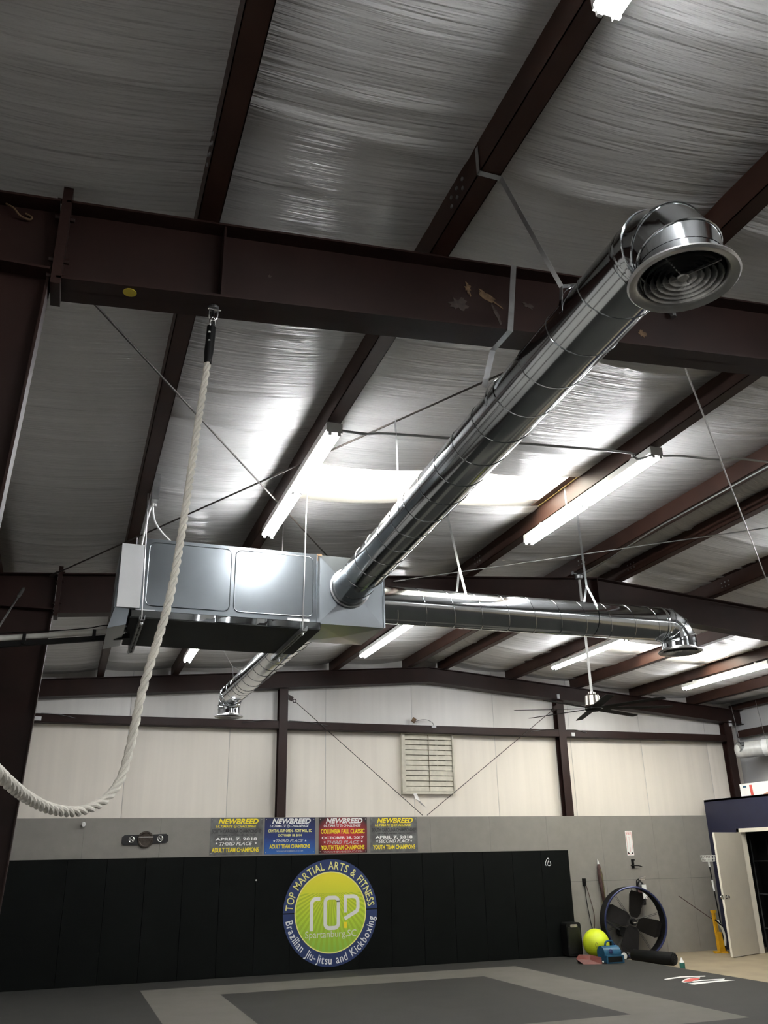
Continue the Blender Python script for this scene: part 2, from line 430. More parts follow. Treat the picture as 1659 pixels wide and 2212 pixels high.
# side walls
for side, x in (('left', XL), ('right', XR)):
    s = -1 if side == 'left' else 1
    wl = struct(MB().box(min(x, x + s * .1), max(x, x + s * .1), YFRONT - .2, D + .3, ZC, ins(x) + .08).build('wall_%s' % side, 'deck'))
    ysm = np.arange(YFRONT, D + .3, 1.36)
    for a, b in zip(ysm[:-1], ysm[1:]):
        mb = MB(); vs = []
        for i in range(7):
            for j in range(9):
                u = j / 8; vs.append((x - s * (.012 + .03 * math.sin(PI * u) ** .6), a + .003 + (b - a - .006) * u, ZC + (ins(x) + .02 - ZC) * i / 6))
        mb.v = vs; mb.f = [(i * 9 + j, i * 9 + j + 1, (i + 1) * 9 + j + 1, (i + 1) * 9 + j) for i in range(6) for j in range(8)]
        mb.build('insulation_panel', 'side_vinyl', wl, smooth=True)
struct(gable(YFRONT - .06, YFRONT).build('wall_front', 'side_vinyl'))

# ================================================================== STEEL FRAME
def seg_h(mb, xa, xb, y0, y1, zfa0, zfb0, zfa1, zfb1):
    mb.hexa([(xa, y0, zfa0), (xb, y0, zfb0), (xb, y1, zfb0), (xa, y1, zfa0), (xa, y0, zfa1), (xb, y0, zfb1), (xb, y1, zfb1), (xa, y1, zfa1)])
def frame(y, label, depth=.45, fw=.19, full=True):
    t = thing('steel_frame', label, 'steel frame', (XL + .1, y, ZC), 'portal frames across the hall')
    L, Rr = -.29, 2 * XRIDGE + .29
    dep = lambda x: depth - (.03 if abs(x - XRIDGE) < 1e-6 else 0)
    for xa, xb in ((L, XRIDGE), (XRIDGE, Rr)):
        web = MB(); seg_h(web, xa, xb, y - .005, y + .005, rt(xa) - dep(xa), rt(xb) - dep(xb), rt(xa), rt(xb)); rw = web.build('rafter_web', 'steel', t)
        m = MB(); seg_h(m, xa, xb, y - fw / 2, y + fw / 2, rt(xa) - .012, rt(xb) - .012, rt(xa), rt(xb)); m.build('top_flange', 'steel', t)
        m = MB(); seg_h(m, xa, xb, y - fw / 2, y + fw / 2, rt(xa) - dep(xa), rt(xb) - dep(xb), rt(xa) - dep(xa) + .012, rt(xb) - dep(xb) + .012); m.build('bottom_flange', 'steel', t)
    for xs_ in (L, Rr):                              # end plates at the knees
        s = 1 if xs_ == L else -1
        z0, z1 = rt(xs_) - depth - .03, rt(xs_) + .075
        p = MB().box(xs_ - .022, xs_ + .022, y - fw / 2, y + fw / 2, z0, z1).build('end_plate', 'steel', t)
        bl = MB()
        for zz in (z0 + .06, z0 + .15, z1 - .06, z1 - .16):
            for yy in (y - .06, y + .06): bl.cyl((xs_ - .045, yy, zz), (xs_ + .045, yy, zz), .013, 6)
        tag(bl.build('bolts', 'steel', p), kind='stuff')
        # column: web tapers towards the base
        xo = XL + .14 if xs_ == L else XR - .14
        xi0 = xs_ - s * .03; xib = xs_ - s * .22
        cb = ZC
        MB().prism([(xo, cb), (xib, cb), (xi0, z0 + .06), (xi0, rt(xs_) - s * 0), (xo, rt(xo))], 'y', y - .005, y + .005).build('column_web', 'steel', t)
        th = .012
        MB().prism([(xib, cb), (xib - s * th, cb), (xi0 - s * th, z0 + .05), (xi0, z0 + .05)], 'y', y - .065, y + .065).build('inner_flange', 'steel', t)
        MB().prism([(xo, cb), (xo + s * th, cb), (xo + s * th, rt(xo)), (xo, rt(xo))], 'y', y - fw / 2, y + fw / 2).build('outer_flange', 'steel', t)
        m = MB(); a, b = sorted((xo, xi0)); seg_h(m, a, b, y - fw / 2, y + fw / 2, rt(a) - .012, rt(b) - .012, rt(a), rt(b)); m.build('cap_flange', 'steel', t)
        m = MB().box(a, b, y - fw / 2, y + fw / 2, z0 + .07, z0 + .082); m.build('stiffener', 'steel', t)
        MB().box(xib - .2, xib + .2, y - .13, y + .13, ZC, ZC + .02).build('base_plate', 'steel', t)
    for xs_ in (.47, XRIDGE):                        # web stiffeners
        z1 = rt(xs_); MB().box(xs_ - .005, xs_ + .005, y - fw / 2 + .01, y + fw / 2 - .01, z1 - dep(xs_) + .012, z1 - .012).build('stiffener', 'steel', t)
    return t
frA = frame(YA, 'nearest dark brown portal frame with the rope hung from it')
frB = frame(YB, 'middle dark brown portal frame beyond the furnace')
# paint smears and marks on the near rafter
def blob(cx, cz, rx, rz, rot, y, n=22, seed=0):
    r = random.Random(seed); P = []
    for k in range(n):
        q = 2 * PI * k / n; rr = r.uniform(.4, 1.15); x, z = rx * math.cos(q) * rr, rz * math.sin(q) * rr
        P.append((cx + x * math.cos(rot) - z * math.sin(rot), cz + x * math.sin(rot) + z * math.cos(rot)))
    return MB().prism(P, 'y', y - .002, y + .001)
ys_ = YA - .0055
blob(1.86, 4.735, .022, .05, .15, ys_, seed=1).build('smear', 'scuff', frA)
blob(1.985, 4.70, .095, .026, -.6, ys_, seed=2).build('smear', 'scuff', frA)
blob(1.80, 4.62, .07, .05, .3, ys_, seed=3).build('smear', 'scuff_pale', frA)
blob(2.03, 4.60, .02, .07, .35, ys_, seed=4).build('smear', 'scuff_pale', frA)
blob(2.24, 4.70, .04, .02, -.2, ys_, seed=5).build('smear', 'scuff_pale', frA)
blob(3.02, 4.67, .03, .03, 0, ys_, seed=6).build('smear', 'scuff', frA)
blob(.72, 4.55, .012, .012, 0, ys_, seed=8).build('smear', 'scuff_pale', frA)
tag(MB().prism([(.04 + .032 * math.cos(k * PI / 8), YA - .045 + .032 * math.sin(k * PI / 8)) for k in range(16)], 'z', rt(.04) - .453, rt(.04) - .4495).build('sticker', 'sticker'),
    'round yellow sticker under the near frame beam', 'sticker')
hk = MB().tube(catmull([(-.56, YA - .02, 4.66), (-.52, YA - .035, 4.63), (-.49, YA - .03, 4.60), (-.45, YA - .02, 4.595), (-.44, YA - .015, 4.615), (-.47, YA - .015, 4.63)], 5), .005, 6)
tag(hk.build('cord_loop', 'scuff', smooth=True), 'short pale cord loop on the near frame at far left', 'cord')
bl = thing('beam_clamp', 'small grey clamp under the beam beside the nearest round diffuser', 'clamp', (3.25, YA - .02, 4.85))
MB().box(3.235, 3.265, YA - .06, YA - .006, 4.86, 4.93).build('clamp_body', 'galv_dull', bl); MB().cyl((3.25, YA - .035, 4.87), (3.25, YA - .035, 4.82), .018, 8).build('bolt', 'galv_dull', bl)

# end frame rafter on the back wall
er = thing('end_wall_beam', 'dark brown sloping beam along the top of the back wall', 'beam', (XL, D + .1, 4.4))
for xa, xb in ((XL, XRIDGE), (XRIDGE, XR)):
    d = .30
    m = MB(); seg_h(m, xa, xb, D + .02, D + .03, rt(xa) - d, rt(xb) - d, rt(xa), rt(xb)); m.build('web', 'steel', er)
    m = MB(); seg_h(m, xa, xb, D - .06, D + .2, rt(xa) - .012, rt(xb) - .012, rt(xa), rt(xb)); m.build('top_flange', 'steel', er)
    m = MB(); seg_h(m, xa, xb, D - .06, D + .2, rt(xa) - d, rt(xb) - d, rt(xa) - d + .012, rt(xb) - d + .012); m.build('bottom_flange', 'steel', er)
# purlins: Z sections on top of the rafters
PL = ['brown roof purlin second from the left wall above the rope', 'brown roof purlin carrying the leftmost row of lights',
      'brown roof purlin running directly above the near round duct', 'brown roof purlin carrying the second row of lights from the left',
      'brown ridge purlin just left of the roof peak', 'brown ridge purlin just right of the roof peak',
      'brown roof purlin first beyond the ridge, with lights near the back wall', 'brown roof purlin crossing the farther skylight',
      'brown roof purlin carrying the rightmost row of lights', 'brown roof purlin nearest the right wall']
for x, lb in zip(PURL[1:-1], PL):
    t = thing('roof_purlin', lb, 'purlin', (x, YFRONT, rt(x)), 'roof purlins')
    z0 = rt(x); y0, y1 = YFRONT, D + .2
    MB().box(x - .055, x - .05, y0, y1, z0, z0 + .2).build('web', 'purlin_steel', t)
    MB().box(x - .055, x + .055, y0, y1, z0, z0 + .005).build('bottom_flange', 'purlin_steel', t)
    MB().box(x + .050, x + .055, y0, y1, z0, z0 + .022).build('lip', 'purlin_steel', t)
    MB().box(x - .14, x - .05, y0, y1, z0 + .195, z0 + .2).build('top_flange', 'purlin_steel', t)
    bt = MB()
    for yc in (YA, YB):
        for dy in (-.55, -.48, -.41, .41, .48, .55):
            for dz in (.06, .12): bt.cyl((x - .062, yc + dy, z0 + dz), (x - .054, yc + dy, z0 + dz), .011, 6)
    tag(bt.build('bolts', 'galv_dull', t), kind='stuff')
for x, lb in ((XL + .12, 'dark brown eave strut at the top of the left wall'), (XR - .12, 'dark brown eave strut at the top of the right wall')):
    t = thing('eave_strut', lb, 'eave strut', (x, YFRONT, rt(x)))
    MB().box(x - .004, x + .004, YFRONT, D + .2, rt(x), rt(x) + .13).build('web', 'purlin_steel', t)
    MB().box(x - .07, x + .07, YFRONT, D + .2, rt(x), rt(x) + .006).build('flange', 'purlin_steel', t)
# wall posts and girts
def post(x0, x1, lb, ztop, zb=ZC):
    t = thing('wall_post', lb, 'post', ((x0 + x1) / 2, D + .1, zb))
    MB().box(x0, x1, D + .03, D + .042, zb, ztop).build('front_flange', 'steel', t)
    MB().box((x0 + x1) / 2 - .005, (x0 + x1) / 2 + .005, D + .04, D + .2, zb, ztop).build('web', 'steel', t)
    MB().box(x0, x1, D + .19, D + .2, zb, ztop).build('back_flange', 'steel', t); return t
post(3.575, 3.735, 'brown wall post above the grey and blue posters', rt(3.6) - .3)
post(9.40, 9.565, 'brown wall post behind the ceiling fan', rt(9.4) - .3)
post(13.58, 13.76, 'brown corner post at the right end of the back wall', rt(13.6) - .3)
post(-.85, -.70, 'brown corner post at the left end of the back wall', rt(-.8) - .3)
def girt(x0, x1, lb):
    t = thing('wall_girt', lb, 'girt', ((x0 + x1) / 2, D + .1, 3.97))
    MB().box(x0, x1, D + .035, D + .04, 3.975, 4.115).build('face', 'steel', t)
    MB().box(x0, x1, D + .035, D + .23, 4.11, 4.115).build('top_leg', 'steel', t)
    MB().box(x0, x1, D + .035, D + .23, 3.975, 3.98).build('bottom_leg', 'steel', t)
girt(-.70, 3.575, 'brown horizontal girt on back wall left of the posters post'); girt(3.735, 9.40, 'brown horizontal girt on back wall above the louver'); girt(9.565, 13.58, 'brown horizontal girt on back wall right of the fan')
def side_girt(x, s, z, lb, y0=YFRONT, y1=D + .02):
    t = thing('side_girt', lb, 'girt', (x, (y0 + y1) / 2, z))
    MB().box(min(x, x + s * .006), max(x, x + s * .006), y0, y1, z, z + .15).build('face', 'steel', t)
    MB().box(min(x, x - s * .115), max(x, x - s * .115), y0, y1, z + .144, z + .15).build('top_leg', 'steel', t)
    MB().box(min(x, x - s * .115), max(x, x - s * .115), y0, y1, z, z + .006).build('bottom_leg', 'steel', t)
side_girt(XR - .17, -1, 4.05, 'brown girt along the right wall above the hanging tube'); side_girt(XL + .17, 1, 3.7, 'brown upper girt along the left wall'); side_girt(XL + .17, 1, 2.2, 'brown lower girt along the left wall')
# rod bracing
def brace(p0, p1, lb, r=.008, m='dark_rod', cat='brace rod', name='brace_rod', g=None):
    t = thing(name, lb, cat, p0, g); d = (Vector(p1) - Vector(p0)).normalized()
    MB().cyl(p0, p1, r, 8).build('rod', m, t, smooth=True)
    MB().cyl(Vector(p0) + d * .02, Vector(p0) + d * .16, r * 2, 8).build('turnbuckle', m, t, smooth=True); return t
brace((-.553, YA + .02, rt(-.553) - .017), (3.01, YB - .02, rt(3.01) - .017), 'thin dark brace rod slanting behind the rope', g='roof brace rods')
brace((-.40, YB - .02, rt(-.40) - .017), (3.225, YA + .02, rt(3.225) - .017), 'thin dark brace rod crossing above the furnace', g='roof brace rods')
brace((3.22, YA + .02, 4.933), (9.669, YB - .02, 4.98), 'thin grey brace rod slanting down at the right edge', r=.007, m='rod', g='roof brace rods')
brace((3.609, YB - .02, 4.955), (9.0, 5.09, 5.03), 'thin grey brace rod running low across toward upper right', r=.007, m='rod', g='roof brace rods')
def wall_brace(x, z, s, x1, z1, lb):
    t = thing('wall_brace', lb, 'brace rod', (x, D, z))
    MB().prism([(x, z + .07), (x + s * .10, z + .02), (x + s * .07, z - .06), (x, z - .03)], 'y', D + .012, D + .024).build('gusset', 'steel', t)
    c = Vector((x + s * .115, D + .01, z - .05))
    MB().tube([c + Vector((.03 * math.cos(q), 0, .03 * math.sin(q))) for q in np.linspace(0, 2 * PI, 13)[:-1]], .008, 6, closed=True).build('eye', 'steel', t, smooth=True)
    d = (Vector((x1, D + .01, z1)) - c).normalized()
    MB().cyl(c + d * .03, (x1, D + .01, z1), .0065, 6).build('rod', 'dark_rod', t, smooth=True)
wall_brace(3.735, 4.53, 1, 6.33, 2.47, 'diagonal rod on the back wall from the left post'); wall_brace(9.40, 4.55, -1, 6.42, 2.47, 'diagonal rod on the back wall from the right post')
brace((-.62, YB - .35, 4.42), (-.92, 8.4, 3.3), 'short grey brace rod beside the middle left column', r=.009, m='rod')

# ================================================================== LIGHTS (fluorescent strips under the purlins)
def make_light(x, y, lb):
    z = rt(x) - .03
    t = thing('strip_light', lb, 'light fixture', (x, y, z), 'fluorescent strip lights under the purlins')
    L = 2.34
    h = MB(); h.prism([(x - .062, z - .003), (x + .062, z - .003), (x + .062, z - .062), (x + .058, z - .062), (x + .05, z - .05), (x - .05, z - .05), (x - .058, z - .062), (x - .062, z - .062)], 'y', y, y + L)
    h.build('housing', 'white_metal', t)
    for yy in (y - .006, y + L - .006):
        c = MB().box(x - .062, x + .062, yy, yy + .012, z - .085, z - .002)
        for dx in (-.036, .036): c.box(x + dx - .012, x + dx + .012, yy, yy + .014, z - .108, z - .08)
        c.build('end_cap', 'white_metal', t)
    for yy in (y + .3, y + L - .35): MB().box(x - .03, x + .03, yy, yy + .05, z - .004, z + .03).build('mounting_bracket', 'white_metal', t)
    for dx in (-.036, .036): MB().box(x + dx - .012, x + dx + .012, y + L / 2 - .018, y + L / 2 + .018, z - .106, z - .05).build('socket', 'white_metal', t)
    for dx in (-.036, .036):
        for y0, y1 in ((y + .016, y + L / 2 - .022), (y + L / 2 + .022, y + L - .016)):
            MB().cyl((x + dx, y0, z - .088), (x + dx, y1, z - .088), .0165, 6, caps=False).build('tube', 'tube_glow', t, smooth=True)
    return t
LG = [(1.64, 5.60, 'twin tube strip light left of the skylight above the furnace'), (4.59, 5.62, 'twin tube strip light right of the near duct, below the ridge'),
      (1.65, -.42, 'strip light cut off by the top edge of the photo'), (4.61, 11.63, 'strip light beyond the plenum, above the back wall peak'),
      (8.41, 11.72, 'strip light behind the right duct, left of the ceiling fan rod'), (11.38, 11.82, 'strip light at the right edge near the back wall'),
      (1.64, 11.62, 'small far strip light behind the furnace and the rope')]
for x, y, lb in LG: make_light(x, y, lb)
# the hall's other fixtures stand outside the picture
for x in (1.65, 4.62, 8.41, 11.38):
    for y in (5.5, -.42, -6.4):
        if (x, y) in ((1.65, 5.5), (4.62, 5.5), (1.65, -.42)): continue
        make_light(x, y, 'strip light outside the picture, %s row, %s' % ({1.65: 'leftmost', 4.62: 'second', 8.41: 'third', 11.38: 'rightmost'}[x], {5.5: 'middle bay', -.42: 'bay over the camera', -6.4: 'bay behind the camera'}[y]))
# conduits between the fixtures
tag(MB().tube(catmull([(1.70, 5.60, 4.76), (1.86, 5.50, 4.71), (2.00, 5.50, 4.735), (2.52, 5.50, 4.775), (4.10, 5.50, 4.886), (4.24, 5.50, 4.86), (4.33, 5.53, 4.86), (4.54, 5.62, 4.97)], 5), .011, 8).build('conduit', 'conduit', smooth=True),
    'grey conduit strung between the two nearest lights', 'conduit')
tag(MB().tube(catmull([(4.65, 5.63, 4.98), (4.85, 5.6, 4.995), (5.23, 5.6, 5.012), (5.81, 5.6, 5.07), (8.36, 5.6, 5.07)], 5), .010, 8).build('conduit', 'conduit', smooth=True),
    'grey conduit running right from the second row light to the edge', 'conduit')
tag(MB().tube(catmull([(6.09, 2.0, 5.17), (6.05, 5.85, 5.165), (6.03, 7.0, 5.16), (6.04, 7.7, 5.163), (6.16, 8.9, 5.175), (6.2, 9.45, 5.18)], 6), .008, 6).build('cable', 'conduit', smooth=True),
    'pale cable along the ridge purlin to the ceiling fan', 'cable')

# ================================================================== AIR HANDLING
def helix_seam(mb, p0, p1, R, pitch, r=.0035, ph=0.):
    p0, p1 = Vector(p0), Vector(p1); d = p1 - p0; L = d.length; t = d.normalized()
    a = Vector((0, 0, 1)); u = t.cross(a).normalized(); v = t.cross(u); n = int(L / pitch * 28); pts = []
    for i in range(n + 1):
        q = 2 * PI * (i / 28.) + ph
        if i / 28. * pitch > L: break
        pts.append(p0 + t * (i / 28. * pitch) + (u * math.cos(q) + v * math.sin(q)) * (R + .001))
    mb.tube(pts, r, 4, caps=False)
def ring(c, axis, R, r=.005, n=36, k=6):
    c = Vector(c); a = Vector(axis).normalized(); b = Vector((0, 0, 1)) if abs(a.z) < .9 else Vector((1, 0, 0))
    u = a.cross(b).normalized(); v = a.cross(u)
    return MB().tube([c + (u * math.cos(2 * PI * i / n) + v * math.sin(2 * PI * i / n)) * R for i in range(n)], r, k, closed=True)
def supply_duct(p0, p1, R, rc, zd, lb, pitch=.31, rd=.222, ph=0.):
    """round duct from the plenum at p0 to p1, a gored elbow turning down, a round diffuser at height zd"""
    t = thing('supply_duct', lb, 'duct', p0, 'round ducts from the plenum')
    p0, p1 = Vector(p0), Vector(p1); d = (p1 - p0).normalized(); dn = Vector((0, 0, -1))
    dh = Vector((d.x, d.y, 0)).normalized()
    body = MB().tube([p0, p1], R, 40, caps=False).build('duct_pipe', 'galv', t, smooth=True)
    sm = MB(); helix_seam(sm, p0 + d * .2, p1 - d * .05, R, pitch, ph=ph); sm.build('spiral_seam', 'galv', body, smooth=True)
    ring(p0 + d * .02, d, R + .012, .012).build('collar', 'galv_dull', t, smooth=True)
    c = p1 + dn * rc; P = [p1 - d * .004]
    for q in (15, 45, 75):
        a = math.radians(q); P.append(c + dh * (rc * math.sin(a) / math.cos(math.radians(15))) - dn * (rc * math.cos(a) / math.cos(math.radians(15))))
    pe = c + dh * rc; P.append(pe)
    el = MB().tube(P, R * 1.012, 40, caps=False).build('elbow', 'galv', t, smooth=True, auto=.3)
    for i in range(1, 4):
        tt = ((P[i + 1] - P[i]).normalized() + (P[i] - P[i - 1]).normalized())
        ring(P[i], tt, R * 1.02, .005).build('elbow_bead', 'galv', el, smooth=True)
    MB().lathe([(R + .0005, -.05), (R + .003, -.047), (R + .003, -.018), (R + .0005, -.015)], p1, d, 36).build('crimped_band', 'galv', t, smooth=True)
    zc = zd + .012
    MB().tube([pe, (pe.x, pe.y, zc)], R * 1.0, 40, caps=False).build('neck', 'galv', t, smooth=True)
    cc = (pe.x, pe.y, zd); k = rd / .222
    df = MB().lathe([(R * 1.0, .03), (R * 1.02, .004), (R + .02 * k, -.012), (rd - .008, -.016), (rd, -.008), (rd - .004, .002), (R + .012, .012)], cc, (0, 0, 1), 48).build('diffuser_rim', 'aluminium', t, smooth=True, auto=.9)
    for i, rr in enumerate((.138, .113, .088, .063, .038)):
        rr *= R / .168
        MB().lathe([(rr + .017, -.012 + .003 * i), (rr, .020 + .003 * i), (rr + .0015, .021 + .003 * i), (rr + .0185, -.010 + .003 * i)], cc, (0, 0, 1), 40).build('louver_ring', 'aluminium', df, smooth=True)
    MB().lathe([(.0005, -.002), (.02, -.001), (.024, .004), (.022, .012)], cc, (0, 0, 1), 20).build('centre_knob', 'aluminium', df, smooth=True)
    for a in (.5, .5 + PI / 2): MB().bar((cc[0] - R * .95 * math.cos(a), cc[1] - R * .95 * math.sin(a), zd + .012), (cc[0] + R * .95 * math.cos(a), cc[1] + R * .95 * math.sin(a), zd + .012), .005, .012).build('cross_bar', 'aluminium', df)
    MB().lathe([(.0005, .10), (R * .99, .10)], cc, (0, 0, 1), 32).build('throat_shade', 'black_liner', t)  # black disc added so the duct throat reads dark behind the louvers
    return t
PX0, PX1, PY0, PY1, PZ0, PZ1 = 1.985, 2.62, 7.30, 8.0, 3.705, 4.355
supply_duct((2.277, PY0 - .03, 4.048), (2.137, 2.47, 4.132), .168, .18, 3.882, 'round metal duct coming forward to the big nearest diffuser', ph=1.0)
supply_duct((PX1 + .005, 7.645, 4.032), (5.98, 7.668, 4.056), .184, .20, 3.775, 'round metal duct running right from the plenum above the fan', pitch=.30, rd=.235, ph=.5)
supply_duct((2.29, PY1 + .005, 4.085), (2.24, 13.12, 4.085), .166, .20, 3.79, 'round metal duct running back from the plenum to the wall', pitch=.36, rd=.215)
# plenum: cross broken sheet metal box
pl = thing('plenum', 'cross-broken sheet metal plenum box joining the three ducts', 'plenum', (PX0, PY0, PZ0))
def creased(mb, a, b, c, d, n, h=.018):
    a, b, c, d = map(Vector, (a, b, c, d)); m = (a + b + c + d) / 4 + Vector(n) * h; mb.add([a, b, c, d, m], [(0, 1, 4), (1, 2, 4), (2, 3, 4), (3, 0, 4)])
for nm, (a, b, c, d, n) in {'front_panel': ((PX0, PY0, PZ0), (PX1, PY0, PZ0), (PX1, PY0, PZ1), (PX0, PY0, PZ1), (0, -1, 0)),
                            'back_panel': ((PX0, PY1, PZ0), (PX1, PY1, PZ0), (PX1, PY1, PZ1), (PX0, PY1, PZ1), (0, 1, 0)),
                            'end_panel': ((PX1, PY0, PZ0), (PX1, PY1, PZ0), (PX1, PY1, PZ1), (PX1, PY0, PZ1), (1, 0, 0)),
                            'bottom_panel': ((PX0, PY0, PZ0), (PX1, PY0, PZ0), (PX1, PY1, PZ0), (PX0, PY1, PZ0), (0, 0, -1)),
                            'top_panel': ((PX0, PY0, PZ1), (PX1, PY0, PZ1), (PX1, PY1, PZ1), (PX0, PY1, PZ1), (0, 0, 1))}.items():
    mb = MB(); creased(mb, a, b, c, d, n, .045 if nm == 'front_panel' else .02); mb.build(nm, 'galv_sheet', pl)
for b_ in ((PX0 - .012, PX0 + .012, PY0 - .012, PY0 + .005, PZ0, PZ1), (PX0 - .012, PX0 + .012, PY0, PY1, PZ0 - .012, PZ0), (PX1 - .008, PX1 + .008, PY0 - .008, PY0 + .008, PZ0, PZ1)):
    MB().box(*b_).build('corner_seam', 'galv_sheet', pl)
MB().box(PX0 - .016, PX0 + .03, PY0 - .016, PY0 - .012, PZ1 - .014, PZ1 + .004).build('sealant', 'scuff', pl); MB().box(PX0 - .014, PX0 - .004, PY0 - .016, PY0 - .012, PZ1 - .06, PZ1 - .02).build('sealant', 'scuff', pl)
# furnace
fu = thing('furnace', 'long galvanised horizontal furnace cabinet hung below the roof', 'furnace', (.43, PY0, 3.70))
FX0, FX1 = .435, 1.982
cab = MB().box(FX0, FX1, PY0, 8.2, 3.705, 4.36).build('cabinet', 'galv_sheet', fu)
def rrect(x0, x1, z0, z1, r, n=5):
    P = []
    for cx, cz, a0 in ((x1 - r, z1 - r, 0), (x0 + r, z1 - r, 90), (x0 + r, z0 + r, 180), (x1 - r, z0 + r, 270)):
        for k in range(n + 1):
            a = math.radians(a0 + 90 * k / n); P.append((cx + r * math.cos(a), cz + r * math.sin(a)))
    return P
for x0, x1 in ((.475, 1.185), (1.225, 1.935)):
    pan = MB().prism(rrect(x0, x1, 3.76, 4.325, .05), 'y', PY0 - .007, PY0 + .01).build('access_panel', 'galv_sheet', fu)
    o = rrect(x0, x1, 3.76, 4.325, .05); MB().tube([(a, PY0 - .006, b) for a, b in o], .005, 4, closed=True).build('embossed_edge', 'galv_sheet', pan, smooth=True)
MB().box(.245, .432, PY0 - .03, 7.95, 3.725, 4.285).build('white_control_box', 'white_panel', fu)
MB().prism([(.19, 3.545), (.335, 3.585), (.352, 3.72), (.235, 3.725)], 'y', PY0 - .005, 8.1).build('inlet_hood', 'galv_sheet', fu)
MB().prism([(.225, 3.725), (.244, 3.725), (.244, 4.27), (.238, 4.27)], 'y', PY0, 8.05).build('side_cover', 'galv_sheet', fu)
MB().box(.40, .56, PY0 - .034, PY0 - .03, 3.695, 3.715).build('bracket_tab', 'white_panel', fu); MB().box(1.70, 1.90, PY0 - .034, PY0 - .03, 3.705, 3.73).build('bracket_tab', 'white_panel', fu)
pan = thing('drain_pan', 'shallow metal pan with black underside below the furnace', 'pan', (.36, PY0 - .03, 3.635))
MB().box(.36, 2.0, PY0 - .04, PY0 - .035, 3.645, 3.705).box(.36, 2.0, 8.28, 8.285, 3.645, 3.705).box(.36, .365, PY0 - .04, 8.285, 3.645, 3.705).box(1.995, 2.0, PY0 - .04, 8.285, 3.645, 3.705).build('pan_rim', 'galv', pan)
# buckled front lip
lip = MB(); xs_ = np.linspace(.37, 1.99, 40)
vs = []; 
for i, x in enumerate(xs_):
    b = .012 * math.exp(-((x - 1.02) / .07) ** 2) - .012 * math.exp(-((x - 1.12) / .05) ** 2) + .010 * math.exp(-((x - 1.48) / .06) ** 2) - .008 * math.exp(-((x - 1.56) / .05) ** 2)
    vs += [(x, PY0 - .044 + b, 3.645), (x, PY0 - .042 - b * .6, 3.70)]
lip.add(vs, [(2 * i, 2 * i + 2, 2 * i + 3, 2 * i + 1) for i in range(len(xs_) - 1)]); lip.build('front_lip', 'galv', pan, smooth=True)
MB().box(.362, 1.998, PY0 - .04, 8.284, 3.636, 3.645).build('pan_base', 'black_liner', pan)
for x, lb in ((.455, 'slotted strut channel under the left end of the furnace'), (1.83, 'slotted strut channel under the right end of the furnace')):
    t = thing('strut_channel', lb, 'strut', (x, 7.15, 3.59))
    MB().box(x - .021, x + .021, 7.15, 8.42, 3.594, 3.597).box(x - .021, x - .018, 7.15, 8.42, 3.594, 3.635).box(x + .018, x + .021, 7.15, 8.42, 3.594, 3.635).build('channel', 'galv_dull', t)
    sl = MB()
    for k in range(24): sl.box(x - .007, x + .007, 7.18 + k * .052, 7.208 + k * .052, 3.5925, 3.5945)
    tag(sl.build('slots', 'black', t), kind='stuff')
for x, y, x2, lb in ((.455, 7.22, .41, 'front left threaded rod holding the furnace'), (1.825, 7.22, 1.85, 'front right threaded rod holding the furnace'), (.43, 8.34, .41, 'rear left threaded rod holding the furnace'), (1.87, 8.34, 1.88, 'rear right threaded rod holding the furnace')):
    t = thing('hanger_rod', lb, 'hanger rod', (x, y, 3.58)); zt = rt(x) + (.18 if x < 1 else .19)
    MB().cyl((x, y, 3.565), (x2, y, zt), .006, 8).build('rod', 'rod', t, smooth=True)
    MB().cyl((x, y, 3.575), (x, y, 3.592), .014, 6).build('nut', 'rod', t)
# pipe run to the left wall
ls = thing('pipe_run', 'pale insulated pipes on a black strut from furnace to left wall', 'pipe', (.36, 7.8, 3.62))
MB().bar((.40, 7.8, 3.605), (-1.0, 7.8, 3.42), .042, .042).build('strut', 'black', ls)
MB().tube(catmull([(.42, 7.78, 3.665), (.1, 7.79, 3.622), (-.3, 7.8, 3.569), (-.7, 7.8, 3.515), (-1.02, 7.8, 3.48)], 4), .024, 10).build('pipe', 'clear_wrap', ls, smooth=True)
MB().tube(catmull([(.42, 7.83, 3.68), (.0, 7.83, 3.62), (-.4, 7.83, 3.57), (-1.02, 7.83, 3.50)], 4), .016, 8).build('pipe', 'white_cable', ls, smooth=True)
MB().tube(catmull([(.40, 7.77, 3.66), (.2, 7.77, 3.685), (.05, 7.77, 3.65), (-.25, 7.77, 3.605), (-.6, 7.77, 3.565), (-1.0, 7.77, 3.51)], 5), .005, 6).build('wire', 'black', ls, smooth=True)
for x in (.28, .10, -.46):
    z = 3.62 + (x - .36) * .134; MB().box(x - .014, x + .014, 7.755, 7.86, z - .03, z + .055).build('clamp', 'black', ls)
bx = thing('junction_box', 'grey electrical box on the purlin above the furnace end', 'box', (.46, 7.2, 4.62))
MB().box(.442, .50, 7.12, 7.28, 4.66, 4.90).build('box_body', 'galv_dull', bx); MB().box(.50, .505, 7.13, 7.27, 4.67, 4.89).build('cover', 'galv_dull', bx)
for zz in (4.64,): MB().cyl((.46, 7.2, 4.66), (.46, 7.2, 4.62), .016, 8).cyl((.485, 7.22, 4.66), (.485, 7.22, 4.63), .014, 8).build('connector', 'silver', bx)
tag(MB().tube(catmull([(.462, 7.2, 4.63), (.475, 7.26, 4.58), (.505, 7.32, 4.52), (.57, 7.35, 4.445), (.645, 7.36, 4.378), (.67, 7.37, 4.358)], 6), .009, 8).build('flexible_cable', 'white_cable', smooth=True), 'white curved cable from junction box to furnace top', 'cable')
